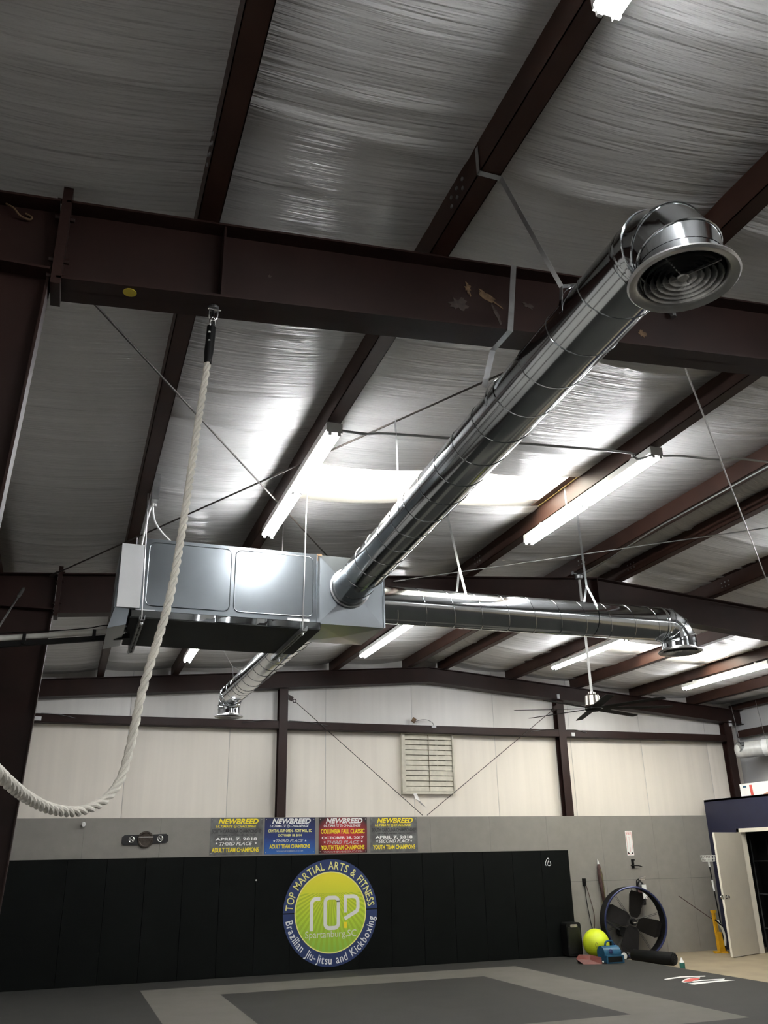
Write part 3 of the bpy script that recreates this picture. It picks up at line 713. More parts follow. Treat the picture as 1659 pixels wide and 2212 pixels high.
tag(MB().tube(catmull([(.455, 7.2, 4.63), (.438, 7.22, 4.57), (.418, 7.25, 4.42), (.402, 7.27, 4.28)], 6), .009, 8).build('flexible_cable', 'white_cable', smooth=True), 'white short cable from junction box to the white control box', 'cable')
# hanger straps
def strap(lb, pts, side, c=None, axis=None, R=.17, width=.03, arms=()):
    t = thing('hanger_strap', lb, 'strap', pts[0], 'straps holding the ducts')
    MB().strip(pts, width, side).build('strap_band', 'strap', t)
    for a in arms: MB().strip(a, width, side).build('strap_arm', 'strap', t)
    if c: MB().lathe([(R, -.012), (R + .0015, -.012), (R + .0015, .012), (R, .012)], c, axis, 36).build('duct_loop', 'galv', t, smooth=True)
    return t
def dc(y): return Vector((2.277 + (2.137 - 2.277) * (7.295 - y) / 4.795, y, 4.048 + (4.160 - 4.048) * (7.295 - y) / 4.795))
c1 = dc(2.95); c2 = dc(3.82); c3 = dc(5.37)
strap('metal strap looped over a purlin, nearest the round diffuser', [(1.587, 2.93, 5.0), (1.587, 2.93, 4.842), (1.71, 2.93, 4.842), c1 + Vector((-.15, 0, .13))], (0, 1, 0), c1, (0, 1, 0), .169, arms=([c1 + Vector((-.15, 0, .13)), c1 + Vector((-.168, 0, -.02))], [c1 + Vector((-.15, 0, .13)), c1 + Vector((-.02, 0, .17))]))
strap('metal strap bent over the near steel beam', [(2.115, YA - .099, rt(2.1) + .004), (2.055, YA - .10, rt(2.05) - .45), (2.045, YA + .10, rt(2.04) - .456), (1.985, YA + .12, 4.19)], (1, 0, 0), c2, (0, 1, 0), .169, width=.034)
strap('metal strap hung from a brace rod left of the near duct', [(2.105, 5.53, 4.885), (2.09, 5.46, 4.60), c3 + Vector((-.165, 0, .05))], (0, 1, 0), c3, (0, 1, 0), .169)
def dr(x): return Vector((x, 7.655, 4.032 + (x - 2.62) / 3.36 * .024))
strap('metal strap forked over the right duct nearer the plenum', [(3.245, 7.2, 5.0), (3.245, 7.2, 4.972), (3.575, 7.65, 4.49)], (1, -.6, 0), dr(3.58), (1, 0, 0), .184, width=.022, arms=([(3.575, 7.65, 4.49), (3.57, 7.50, 4.12)], [(3.575, 7.65, 4.49), (3.58, 7.80, 4.12)]))
strap('metal strap forked over the right duct near its elbow', [(4.56, 7.08, 5.27), (4.56, 7.08, 5.083), (4.685, 7.1, 5.078), (5.068, 7.65, 4.42)], (1, -.6, 0), dr(5.08), (1, 0, 0), .184, width=.022, arms=([(5.068, 7.65, 4.42), (5.07, 7.50, 4.15)], [(5.068, 7.65, 4.42), (5.08, 7.80, 4.15)]))
strap('thin metal strap on the duct at the back', [(1.70, 12.1, 4.86), (2.05, 12.1, 4.30)], (0, 1, 0), (2.245, 12.1, 4.085), (0, 1, 0), .167, width=.022, arms=([(2.05, 12.1, 4.30), (2.08, 12.1, 4.10)], [(2.05, 12.1, 4.30), (2.16, 12.1, 4.24)]))

# ================================================================== CLIMBING ROPE
rp = thing('climbing_rope', 'thick twisted white climbing rope draped in a long curve', 'rope', (.44, YA, 4.3))
path = catmull([(.439, 3.70, 4.03), (.422, 3.705, 3.80), (.400, 3.66, 3.557), (.387, 3.62, 3.395), (.350, 3.50, 2.995), (.315, 3.44, 2.707), (.268, 3.425, 2.479), (.239, 3.42, 2.335), (.216, 3.40, 2.160), (.189, 3.362, 2.024), (.145, 3.294, 1.953), (.096, 3.212, 1.916), (.038, 3.11, 1.896),
                (-.032, 2.924, 1.895), (-.094, 2.70, 1.912), (-.135, 2.45, 1.932), (-.185, 2.26, 1.968), (-.30, 2.05, 2.04), (-.55, 1.8, 2.2), (-.95, 1.6, 2.5)], 30)
acc = [0.]
for a, b in zip(path[:-1], path[1:]): acc.append(acc[-1] + (b - a).length)
NS = int(acc[-1] / .0062); samp = []; j = 0
for i in range(NS + 1):
    s_ = acc[-1] * i / NS
    while j < len(acc) - 2 and acc[j + 1] < s_: j += 1
    f = (s_ - acc[j]) / max(1e-9, acc[j + 1] - acc[j]); samp.append((path[j].lerp(path[j + 1], f), s_))
u = Vector((1, 0, 0)); fr = []
for i, (p, s_) in enumerate(samp):
    t_ = (samp[min(i + 1, NS)][0] - samp[max(i - 1, 0)][0]).normalized(); u = (u - t_ * u.dot(t_)).normalized(); fr.append((u.copy(), t_.cross(u)))
for k in range(3):
    pts = [p + (fr[i][0] * math.cos(2 * PI * (s_ / .135 + k / 3)) + fr[i][1] * math.sin(2 * PI * (s_ / .135 + k / 3))) * .0094 for i, (p, s_) in enumerate(samp)]
    MB().tube(pts, .0083, 8).build('strand', 'rope', rp, smooth=True)
MB().tube(catmull([(.4425, 3.685, 4.20), (.441, 3.69, 4.12), (.439, 3.70, 4.06), (.437, 3.702, 4.00)], 4), [.0225] * 9 + [.021, .0195, .019, .019], 14).build('black_sleeve', 'black', rp, smooth=True)
MB().strip([(.437, 3.684, 4.20), (.435, 3.678, 4.265), (.442, 3.676, 4.29), (.449, 3.678, 4.265), (.447, 3.684, 4.20)], .02, (0, 1, 0), .004).build('webbing_loop', 'black', rp)
MB().cyl((.432, 3.667, 4.16), (.432, 3.667, 4.154), .006, 8).cyl((.434, 3.672, 4.115), (.434, 3.672, 4.11), .006, 8).build('rivet', 'white_print', rp)
sh = thing('shackle', 'shiny steel shackle holding the rope under the beam', 'shackle', (.445, YA, 4.3))
zb = rt(.445) - .45
MB().tube(catmull([(.425, 3.668, zb), (.425, 3.67, zb - .05), (.445, 3.672, zb - .075), (.465, 3.67, zb - .05), (.465, 3.668, zb)], 6), .0055, 8).build('bow', 'silver', sh, smooth=True)
MB().tube([Vector((.445, 3.674 + .018 * math.sin(q) * .4, zb - .085 + .03 * math.cos(q))) + Vector((.014 * math.sin(q), 0, 0)) for q in np.linspace(0, 2 * PI, 17)[:-1]], .005, 8, closed=True).build('ring', 'silver', sh, smooth=True)
MB().cyl((.418, 3.668, zb - .01), (.482, 3.668, zb - .01), .006, 8).build('pin', 'silver', sh, smooth=True)
MB().cyl((.445, 3.668, zb - .012), (.445, 3.668, zb + .001), .028, 12).build('plate', 'galv_dull', sh)
# ================================================================== CEILING FAN
cf = thing('ceiling_fan', 'large eight blade ceiling fan on a long rod before the back wall', 'ceiling fan', (6.16, 9.45, 5.2))
fx, fy = 6.16, 9.45
MB().lathe([(.045, -.0), (.06, -.03), (.05, -.07), (.02, -.09)], (fx, fy, 5.21), (0, 0, 1), 20, caps=True).build('mount', 'galv_dull', cf, smooth=True)
MB().box(fx - .1, fx + .1, fy - .02, fy + .02, 5.19, 5.23).build('mount_bracket', 'galv_dull', cf)
MB().cyl((fx, fy, 5.15), (fx, fy, 3.60), .0165, 12).build('down_rod', 'white_metal', cf, smooth=True)
MB().lathe([(.018, .17), (.045, .165), (.048, .135), (.075, .13), (.088, .115), (.098, 0.), (.09, -.015), (.03, -.02)], (fx, fy, 3.475), (0, 0, 1), 28).build('motor', 'nickel', cf, smooth=True, auto=.5)
MB().lathe([(.03, .0), (.10, -.005), (.105, -.03), (.085, -.05), (.01, -.055)], (fx, fy, 3.455), (0, 0, 1), 24).build('hub', 'black', cf, smooth=True)
for k in range(8):
    q = math.radians(24 + 45 * k); d = Vector((math.cos(q), math.sin(q), 0)); s = Vector((-math.sin(q), math.cos(q), 0)); tilt = (s * math.cos(.12) - Vector((0, 0, 1)) * math.sin(.12))
    mb = MB(); nrm = d.cross(tilt); P = []
    for th in (-.0025, .0025):
        for l, wd in ((.12, .04), (.24, .056), (.95, .048), (.99, .036)):
            P += [Vector((fx, fy, 3.435)) + d * l - tilt * wd + nrm * th, Vector((fx, fy, 3.435)) + d * l + tilt * wd + nrm * th]
    fs = []
    for i in range(3): fs += [(2 * i, 2 * i + 1, 2 * i + 3, 2 * i + 2), (8 + 2 * i, 8 + 2 * i + 2, 8 + 2 * i + 3, 8 + 2 * i + 1), (2 * i, 2 * i + 2, 10 + 2 * i, 8 + 2 * i), (2 * i + 1, 9 + 2 * i, 11 + 2 * i, 3 + 2 * i)]
    fs += [(0, 8, 9, 1), (6, 7, 15, 14)]
    mb.add(P, fs).build('blade', 'fan_blade', cf)

# ================================================================== BACK WALL THINGS
# exhaust louver
lv = thing('exhaust_louver', 'dusty beige exhaust shutter with two columns of slats', 'louver', (6.0, D + .2, 2.87))
LX0, LX1, LZ0, LZ1 = 6.0, 7.075, 2.885, 3.955
fm = MB().box(LX0, LX0 + .07, D + .14, D + .25, LZ0, LZ1).box(LX1 - .02, LX1 + .01, D + .14, D + .25, LZ0, LZ1).box(LX0, LX1, D + .15, D + .25, LZ0 - .03, LZ0 + .02).box(LX0, LX1, D + .15, D + .25, LZ1, LZ1 + .02)
fm.build('shutter_frame', 'louver', lv)
MB().box(LX0 + .06, LX1, D + .235, D + .25, LZ0, LZ1).build('backing', 'louver_dark', lv)
MB().box(6.558, 6.564, D + .155, D + .22, LZ0 + .01, LZ1).build('centre_bar', 'louver_dark', lv)
nz = 11; hz = (LZ1 - LZ0 - .02) / nz
for xa, xb in ((LX0 + .075, 6.5585), (6.5635, LX1 - .022)):
    for k in range(nz):
        z0 = LZ0 + .02 + k * hz
        m = MB().hexa([(xa, D + .168, z0 + .004), (xb, D + .168, z0 + .004), (xb, D + .174, z0 + .004), (xa, D + .174, z0 + .004), (xa, D + .178, z0 + hz - .008), (xb, D + .178, z0 + hz - .008), (xb, D + .184, z0 + hz - .008), (xa, D + .184, z0 + hz - .008)])
        m.box(xa, xb, D + .160, D + .17, z0 + .004, z0 + .012); m.build('slat', 'louver', lv)
torn = MB().add([(6.2, D + .12, 2.86), (6.26, D + .10, 2.865), (6.30, D + .03, 2.72), (6.42, D + .02, 2.60), (6.33, D + .05, 2.66), (6.22, D + .06, 2.76)], [(0, 1, 2, 5), (5, 2, 3, 4)])
tag(torn.build('torn_facing', 'wall_vinyl'), 'torn flap of wall facing below the louver', 'flap')
# posters
def poster(x0, x1, bg, lines, lb, logo='white_print'):
    t = thing('poster', lb, 'poster', ((x0 + x1) / 2, D - .004, 1.84), 'tournament posters in a row')
    w_ = x1 - x0; z0, z1 = 1.842, 2.44; h = z1 - z0
    MB().box(x0, x1, D - .005, D - .001, z0, z1).build('sheet', bg, t)
    y = D - .007
    def L(txt, a, b, c, d, m, shear=0., bold=.03, nm='lettering'):
        mb = MB(); text_into(mb, txt, x0 + a * w_, x0 + b * w_, z1 - d * h, z1 - c * h, y, shear, bold); mb.build(nm, m, t)
    L('NEWBREED', .14, .91, .025, .17, logo, .3, .035, 'title'); L('ULTIMATE', .10, .42, .20, .265, logo, .3, .015); L('CHALLENGE', .505, .87, .20, .265, logo, .3, .015)
    cx, cz, r = x0 + .462 * w_, z1 - .235 * h, .022
    m = MB().tube([(cx + r * math.cos(q), y, cz + r * math.sin(q)) for q in np.linspace(0, 2 * PI, 17)[:-1]], .0035, 4, closed=True); text_into(m, 'N', cx - .010, cx + .010, cz - .012, cz + .012, y, 0., 0.); m.build('round_mark', logo, t)
    for txt, a, b, c, d, mm, sh, bo in lines: L(txt, a, b, c, d, mm, sh, bo)
    for sx in STARS.get(lb, ()):
        P = []; cx, cz = x0 + sx[0] * w_, z1 - sx[1] * h
        for k in range(10):
            q = PI / 2 + k * PI / 5; r = .022 if k % 2 == 0 else .009; P.append((cx + r * math.cos(q), cz + r * math.sin(q)))
        MB().prism(P, 'y', y - .001, y).build('star', sx[2], t)
    g = MB()
    for a in (.03, .97):
        for b in (.05, .95): g.cyl((x0 + a * w_, D - .008, z0 + b * h), (x0 + a * w_, D - .001, z0 + b * h), .007, 8)
    tag(g.build('grommets', 'silver', t), kind='stuff')
WP, SP, YP, DP = 'white_print', 'silver_print', 'yellow_print', 'dark_print'
n1, n2, n3, n4 = ('grey poster with yellow title, third place adult team', 'blue tournament poster with white title', 'red tournament poster with white title', 'grey poster with yellow title, second place youth team')
STARS = {n1: ((.125, .69, WP), (.87, .69, WP)), n2: ((.19, .645, WP), (.81, .64, WP)), n3: ((.12, .69, WP), (.89, .685, WP)), n4: ((.14, .685, WP), (.86, .68, WP))}
G1 = [('SOUTH CAROLINA CHAMPIONSHIP', .03, .97, .31, .42, DP, 0., .03), ('SPARTANBURG, SC', .15, .85, .45, .495, DP, 0., .03), ('APRIL 7, 2018', .10, .89, .535, .625, WP, 0., .03)]
poster(2.424, 3.33, 'poster_grey', G1 + [('THIRD PLACE', .18, .80, .65, .745, WP, .3, .015), ('ADULT TEAM CHAMPIONS', .04, .93, .80, .925, YP, 0., .03)], n1, 'yellow_print')
poster(3.36, 4.266, 'poster_blue', [('CRYSTAL CUP OPEN - FORT MILL, SC', .07, .93, .325, .42, 'pale_yellow_print', 0., .03), ('OCTOBER 18, 2014', .26, .73, .455, .53, 'pale_yellow_print', 0., .03), ('THIRD PLACE', .225, .765, .595, .68, SP, .3, .015), ('ADULT TEAM CHAMPIONS', .10, .90, .735, .845, YP, 0., .03), ('WWW.NEWBREEDUC.COM', .24, .76, .90, .94, SP, 0., 0.)], n2)
poster(4.334, 5.232, 'poster_red', [('COLUMBIA FALL CLASSIC', .04, .95, .325, .46, YP, 0., .03), ('OCTOBER 28, 2017', .06, .93, .535, .62, WP, 0., .03), ('THIRD PLACE', .165, .84, .655, .745, SP, .3, .015), ('YOUTH TEAM CHAMPIONS', .045, .945, .78, .905, YP, 0., .03), ('WWW.NEWBREEDUC.COM', .10, .90, .935, .985, SP, 0., 0.)], n3)
poster(5.295, 6.21, 'poster_grey', G1 + [('SECOND PLACE', .17, .83, .64, .735, WP, .3, .015), ('YOUTH TEAM CHAMPIONS', .05, .94, .79, .915, YP, 0., .03)], n4, 'yellow_print')
# championship belt
bt = thing('championship_belt', 'black leather championship belt with bronze centre plate', 'belt', (1.356, D, 2.1))
bz = 2.108
MB().prism([(.985, bz - .05), (1.01, bz - .085), (1.24, bz - .085), (1.47, bz - .07), (1.70, bz - .06), (1.73, bz - .03), (1.728, bz + .06), (1.69, bz + .085), (1.47, bz + .075), (1.24, bz + .075), (1.02, bz + .07), (.985, bz + .04)], 'y', D - .02, D - .004).build('strap', 'black_gloss', bt)
MB().lathe([(.001, .0), (.095, .002), (.105, .008), (.125, .008), (.13, 0), (.13, -.02)], (1.358, D - .026, bz), (0, -1, 0), 28).build('centre_plate', 'bronze', bt, smooth=True, auto=.5)
MB().hexa([(1.235, D - .042, bz - .03), (1.47, D - .042, bz - .015), (1.47, D - .034, bz - .015), (1.235, D - .034, bz - .03), (1.245, D - .042, bz + .035), (1.485, D - .042, bz + .05), (1.485, D - .034, bz + .05), (1.245, D - .034, bz + .035)]).build('banner_plate', 'bronze', bt)
MB().box(1.25, 1.48, D - .045, D - .04, bz + .03, bz + .043).build('polished_edge', 'silver', bt)
for x, z in ((1.135, bz - .002), (1.595, bz + .008)):
    m = MB().tube([(x + .04 * math.cos(q), D - .024, z + .047 * math.sin(q)) for q in np.linspace(0, 2 * PI, 21)[:-1]], .007, 6, closed=True); text_into(m, 'N', x - .022, x + .022, z - .028, z + .028, D - .025, 0., 0.); m.build('side_medallion', 'silver', bt)
# wall padding
wp = thing('wall_padding', 'row of black wall pads along the lower back wall', 'wall padding', (XL, D - .05, 0))
PW = .609; NP = 17
proto = None
for k in range(NP):
    x0 = 9.31 - PW * (k + 1)
    if x0 < XL + .01: x0 = XL + .02
    if proto is None:
        proto = MB().prism([(wp.location.x + a, b) for a, b in ((.001, -.05 + .005), (.005, -.05), (PW - .005, -.05), (PW - .001, -.05 + .005), (PW - .001, .0), (.001, .0))], 'z', 0., 1.822)
        for i, v in enumerate(proto.v): proto.v[i] = (v[0], v[1] + D, v[2])
        pobj = proto.build('wall_pad', 'pad_black', wp); pobj.location = (x0 - XL, 0, 0)
    else: piece(pobj, wp, (x0 - XL, 0, 0))
tag(MB().tube(catmull([(8.80, D - .054, 1.55), (8.79, D - .054, 1.60), (8.84, D - .054, 1.68), (8.87, D - .054, 1.66), (8.83, D - .054, 1.58), (8.86, D - .054, 1.55), (8.90, D - .054, 1.57), (8.89, D - .054, 1.63)], 5), .005, 4).build('chalk_mark', 'white_print', wp), 'white scribbled mark')
MB().cyl((3.23, D - .053, 1.44), (3.23, D - .05, 1.44), .014, 8).build('mark', 'grey_print', wp)
# round emblem printed on the pads
ye = D - .0525
em = tag(MB().lathe([(.635, 0), (.84, 0)], (EX, ye, EZ), (0, 1, 0), 72).build('emblem', 'emblem_blue', wp), 'round blue and green gym emblem')
MB().lathe([(.001, 0), (.627, 0)], (EX, ye - .0005, EZ), (0, 1, 0), 64).build('emblem_centre', 'emblem_green', em)
MB().lathe([(.622, 0), (.64, 0)], (EX, ye - .001, EZ), (0, 1, 0), 64).build('emblem_ring', 'pale_yellow_print', em)
MB().box(EX - .84, EX - .64, ye - .0015, ye - .0005, EZ - .012, EZ + .006).box(EX + .64, EX + .84, ye - .0015, ye - .0005, EZ + .012, EZ + .03).build('divider', 'black', em)
def stroke(pts, wd, mb, y):
    P = [Vector((p[0], p[1])) for p in pts]; Lf, Rt = [], []
    for i, p in enumerate(P):
        t1 = (P[i] - P[i - 1]).normalized() if i else None; t2 = (P[i + 1] - P[i]).normalized() if i < len(P) - 1 else None
        t = t1 or t2 if not (t1 and t2) else (t1 + t2).normalized()
        k = 1. if not (t1 and t2) else 1 / max(.5, t.dot(t2)); nn = Vector((-t.y, t.x)) * wd / 2 * k
        Lf.append(p + nn); Rt.append(p - nn)
    n = len(P); mb.add([(EX + q.x, y, EZ + q.y) for q in Lf + Rt], [(i, i + 1, n + i + 1, n + i) for i in range(n - 1)])
def arc(cx, cz, r, a0, a1, n=6): return [(cx + r * math.cos(math.radians(a0 + (a1 - a0) * k / n)), cz + r * math.sin(math.radians(a0 + (a1 - a0) * k / n))) for k in range(n + 1)]
yl = ye - .002
m = MB(); stroke([(-.341, -.287)] + arc(-.261, .132, .08, 180, 90) + [(-.186, .212)], .062, m, yl); m.build('letter_t', 'white_print', em)
m = MB(); o = arc(.066, .153, .07, 0, 90) + arc(-.029, .153, .07, 90, 180) + arc(-.029, -.18, .07, 180, 270) + arc(.066, -.18, .07, 270, 360); stroke(o + [o[0], o[1]], .062, m, yl); m.build('letter_o', 'white_print', em)
m = MB(); stroke([(.261, -.02), (.261, .235), (.40, .235)] + arc(.405, .15, .085, 88, 0) + [(.49, .05), (.47, .0), (.245, -.115)], .06, m, yl); m.build('letter_p', 'white_print', em)
MB().box(EX + .235, EX + .29, yl - .0005, yl, EZ - .26, EZ - .165).build('letter_foot', 'yellow_print', em)
m = MB(); text_into(m, 'Spartanburg,SC', EX - .448, EX + .458, EZ - .425, EZ - .287, yl, 0., 0.); m.build('town_name', 'grey_print', em)
def arc_text(txt, H, rad, a0, a1, up, mt, nm):
    s = H / .7; adv = []
    for ch in txt:
        if ch == ' ': adv.append((0, .42)); continue
        vs = TXT[(ch, 0., .012)][0]; x0 = min(v[0] for v in vs); x1 = max(v[0] for v in vs); adv.append((x0, x1 - x0 + .10))
    tot = sum(a[1] for a in adv); pos = 0.; mb = MB()
    for ch, (x0, wd) in zip(txt, adv):
        if ch != ' ':
            f = (pos + (wd - .10) / 2) / (tot - .10); a = math.radians(a0 + (a1 - a0) * f)
            k = math.radians(abs(a1 - a0)) * rad / tot
            rv = Vector((math.cos(a), math.sin(a))); uv = rv if up else -rv; rv2 = Vector((uv.y, -uv.x))
            vs, fs = TXT[(ch, 0., .012)]; P = []
            for vx, vz in vs:
                q = rv * rad + rv2 * ((vx - x0 - (wd - .10) / 2) * k) + uv * ((vz - .35) * s); P.append((EX + q.x, yl, EZ + q.y))
            mb.add(P, fs)
        pos += wd
    mb.build(nm, mt, em)
arc_text(TOPTXT, .125, .738, 177, 6, True, 'pale_yellow_print', 'upper_lettering')
arc_text(BOTTXT, .125, .738, 189, 353, False, 'white_print', 'lower_lettering')
# small wall fittings
def small(name, x0, x1, y0, y1, z0, z1, m, lb, cat):
    t = thing(name, lb, cat, ((x0 + x1) / 2, y1, z0)); MB().box(x0, x1, y0, y1, z0, z1).build('body', m, t); MB().box(x0 + (x1 - x0) * .15, x1 - (x1 - x0) * .15, y0 - .004, y0, z0 + (z1 - z0) * .2, z1 - (z1 - z0) * .2).build('face', m, t); return t
small('white_tag', -.60, -.49, D + .015, D + .034, 3.995, 4.06, 'white_panel', 'white tag on the girt beside the left column', 'tag')
small('white_tag', 9.68, 9.76, D + .015, D + .034, 3.99, 4.06, 'white_panel', 'white tag on the girt just right of the fan post', 'tag')
small('white_tag', 6.59, 6.68, D + .015, D + .034, 4.07, 4.11, 'white_panel', 'white label on the girt above the louver', 'tag')
small('socket_box', 9.42, 9.475, D + .0, D + .029, 4.72, 4.83, 'white_panel', 'white box at the top of the fan post', 'box')
small('socket_box', 13.70, 13.77, D + .0, D + .029, 4.30, 4.42, 'white_panel', 'white box at the top of the right corner post', 'box')
t = thing('hanging_sensor', 'tan square sensor with a looped cable above the louver', 'sensor', (6.27, D + .2, 4.2))
MB().obox((6.27, D + .15, 4.225), (1, 0, -.7), (0, 1, 0), (.7, 0, 1), .075, .03, .085).build('sensor_body', 'scuff', t)
MB().tube(catmull([(6.30, D + .15, 4.20), (6.42, D + .15, 4.235), (6.55, D + .14, 4.235), (6.65, D + .12, 4.18), (6.66, D + .06, 4.10)], 5), .006, 6).build('cable', 'conduit', t, smooth=True)
for x0, x1, z0, z1, lb in ((-.5, .05, 4.115, 4.05, 'thin wire end on the girt at far left'), (2.9, 3.55, 4.06, 4.12, 'thin wire end on the girt left of the posters post'), (3.76, 4.5, 4.12, 4.05, 'thin wire end on the girt right of the posters post'), (8.75, 9.4, 4.06, 4.115, 'thin wire end on the girt left of the fan post'), (9.58, 10.05, 4.12, 4.07, 'thin wire end on the girt right of the fan post')):
    tag(MB().tube(catmull([(x0, D + .02, z0), ((x0 + x1) / 2, D + .02, (z0 + z1) / 2 + .02), (x1, D + .02, z1)], 5), .005, 5).build('wire_end', 'conduit', smooth=True), lb, 'wire')
# plain white knob on the wall, behind the draped rope
tag(MB().cyl((.36, D - .001, 2.36), (.36, D - .06, 2.34), .03, 12).build('wall_knob', 'white_print'), 'small white knob on the grey wall below the draped rope', 'hook')

# ================================================================== FLOOR MATS
tm = thing('training_mat', 'dark grey training mats with a pale rectangular band', 'mat', (XL + .05, YFRONT, 0))
OX0, OX1, OY0, OY1 = 1.37, 7.55, 9.12, 14.80; IX0, IX1, IY0, IY1 = 2.39, 6.50, 9.88, 13.84; MX = 9.72
for a in ((-.30, OX0, YFRONT + .01, D - .052), (XL + .05, -.30, YFRONT + .01, YA - .14), (XL + .05, -.30, YA + .14, YB - .14), (XL + .05, -.30, YB + .14, D - .052), (OX1, MX, YFRONT + .01, D - .052), (OX0, OX1, OY1, D - .052), (OX0, OX1, YFRONT + .01, OY0)): MB().box(a[0], a[1], a[2], a[3], ZC, 0).build('outer_mat', 'mat_dark', tm)
for a in ((OX0, IX0, OY0, OY1), (IX1, OX1, OY0, OY1), (IX0, IX1, IY1, OY1), (IX0, IX1, OY0, IY0)): MB().box(a[0], a[1], a[2], a[3], ZC, 0).build('pale_band', 'mat_light', tm)
MB().box(IX0, IX1, IY0, IY1, ZC, 0).build('centre_mat', 'mat_dark', tm)
MB().prism([(MX, ZC), (MX + .07, ZC), (MX + .01, 0), (MX, 0)], 'y', 13.1, 15.0).build('edge_strip', 'mat_light', tm)
FL = {'s1': [(8.685, 12.226), (8.821, 12.289), (9.058, 12.351), (9.438, 12.247), (9.379, 12.172), (8.983, 12.252), (8.73, 12.167), (8.654, 12.175)],
      'redo': [(8.714, 11.866), (8.904, 12.054), (9.072, 12.15), (9.273, 12.161), (9.187, 12.051), (8.797, 11.764), (8.698, 11.785)],
      'red': [(8.734, 11.855), (8.906, 12.01), (9.051, 12.092), (9.225, 12.1), (9.108, 11.975), (8.841, 11.821)],
      's3': [(8.69, 11.79), (9.065, 11.897), (9.474, 11.858), (9.398, 11.781), (9.001, 11.816), (8.706, 11.765)],
      's4': [(8.674, 11.671), (8.828, 11.714), (9.359, 11.734), (9.48, 11.651), (9.334, 11.632), (9.157, 11.631), (8.702, 11.553), (8.679, 11.589)]}
lg = tag(MB().prism(FL['s1'], 'z', .0005, .002).build('floor_logo', 'white_print', tm), 'white and red swoosh logo')
for k, mm in (('redo', 'white_print'), ('s3', 'white_print'), ('s4', 'white_print')): MB().prism(FL[k], 'z', .0005, .0022).build('swoosh', mm, lg)
MB().prism(FL['red'], 'z', .0005, .003).build('red_swoosh', 'red_print', lg)

# ================================================================== BACK RIGHT CORNER
WX = 12.70; OH = 2.745; DH0, DH1 = 13.82, 14.80; DZ = 2.085
wpn = struct(MB().box(WX, WX + .12, DH1, D, ZC, OH).box(WX, WX + .12, DH0, DH1, DZ, OH).box(WX, WX + .12, 9.0, DH0, ZC, OH).box(WX, XR - .2, 9.0, D, OH - .04, OH).box(WX, XR - .2, 9.0, 9.12, ZC, OH).build('wall_partition', 'navy'))
MB().box(XR - .25, XR - .2, 9.0, D, ZC, OH - .04).build('shade_panel', 'room_shade', wpn); MB().box(WX + .13, XR - .25, D - .05, D - .01, ZC, OH - .04).build('shade_panel', 'room_shade', wpn)  # near-black panels carry the dimness of the unlit room in their colour
tr = struct(MB().box(WX - .018, WX, DH1, DH1 + .07, ZC, DZ + .07).box(WX - .018, WX, DH0 - .07, DH0, ZC, DZ + .07).build('trim_1', 'trim_cream'))
MB().box(WX - .018, WX + .12, DH0, DH1 + .07, DZ, DZ + .07).build('head_casing', 'trim_cream', tr); MB().box(WX, WX + .12, DH1 - .018, DH1, ZC, DZ).build('jamb', 'trim_cream', tr)
# open door leaf
hx, hy = WX - .02, DH1 - .02; ang = math.atan2(14.43 - hy, 11.76 - hx); du = Vector((math.cos(ang), math.sin(ang), 0)); dn_ = Vector((-du.y, du.x, 0)); LW = .985; zb = ZC + .012
def dbox(a0, a1, n0, n1, z0, z1):
    H = Vector((hx, hy, 0)); P = []
    for z in (z0, z1):
        for a, n in ((a0, n0), (a1, n0), (a1, n1), (a0, n1)): q = H + du * a + dn_ * n; P.append((q.x, q.y, z))
    return MB().hexa(P)
door = struct(dbox(0, LW, -.02, .02, zb, 2.08).build('door_1', 'door_cream'))
dbox(LW, LW + .003, -.02, .02, zb, 2.08).build('door_edge', 'trim_cream', door)
for sg in (-1, 1):
    q = Vector((hx, hy, .95)) + du * (LW - .075)
    MB().lathe([(.032, .0), (.032, .008), (.012, .012), (.012, .035), (.028, .045), (.030, .06), (.02, .07), (.001, .072)], q + dn_ * (.02 * sg), dn_ * sg, 16).build('door_knob', 'silver', door, smooth=True)
dbox(LW + .003, LW + .006, -.012, .012, .91, .99).build('latch_plate', 'silver', door)
# dim things inside the doorway
rk = thing('storage_rack', 'dark metal rack standing inside the dim doorway', 'rack', (13.2, 14.6, ZC))
for x, y in ((13.05, 14.95), (13.45, 14.95), (13.05, 14.35), (13.45, 14.35)): MB().cyl((x, y, ZC), (x, y, 1.95), .014, 8).build('upright', 'wire_dark', rk)
for z in (.35, .95, 1.55):
    for a, b in (((13.05, 14.35, z), (13.05, 14.95, z)), ((13.45, 14.35, z), (13.45, 14.95, z)), ((13.05, 14.35, z), (13.45, 14.35, z)), ((13.05, 14.95, z), (13.45, 14.95, z))): MB().cyl(a, b, .011, 6).build('rail', 'wire_dark', rk)
tg = thing('jug', 'pale rounded jug inside the doorway at the right edge', 'jug', (13.25, 14.02, .36))
MB().lathe([(.001, 0), (.075, .004), (.085, .05), (.08, .13), (.035, .18), (.03, .21)], (13.25, 14.05, ZC + .42), (0, 0, 1), 16).build('jug_body', 'grey_print', tg, smooth=True); MB().cyl((13.25, 14.05, ZC + .62), (13.25, 14.05, ZC + .65), .032, 12).build('cap', 'white_print', tg)
st = thing('stool', 'dark stool under the jug inside the doorway', 'stool', (13.25, 14.05, ZC))
MB().cyl((13.25, 14.05, ZC + .38), (13.25, 14.05, ZC + .42), .15, 20).build('stool_seat', 'black', st)
for k in range(4): q = PI / 4 + k * PI / 2; MB().cyl((13.25 + .1 * math.cos(q), 14.05 + .1 * math.sin(q), ZC + .38), (13.25 + .15 * math.cos(q), 14.05 + .15 * math.sin(q), ZC), .012, 8).build('leg', 'black', st)
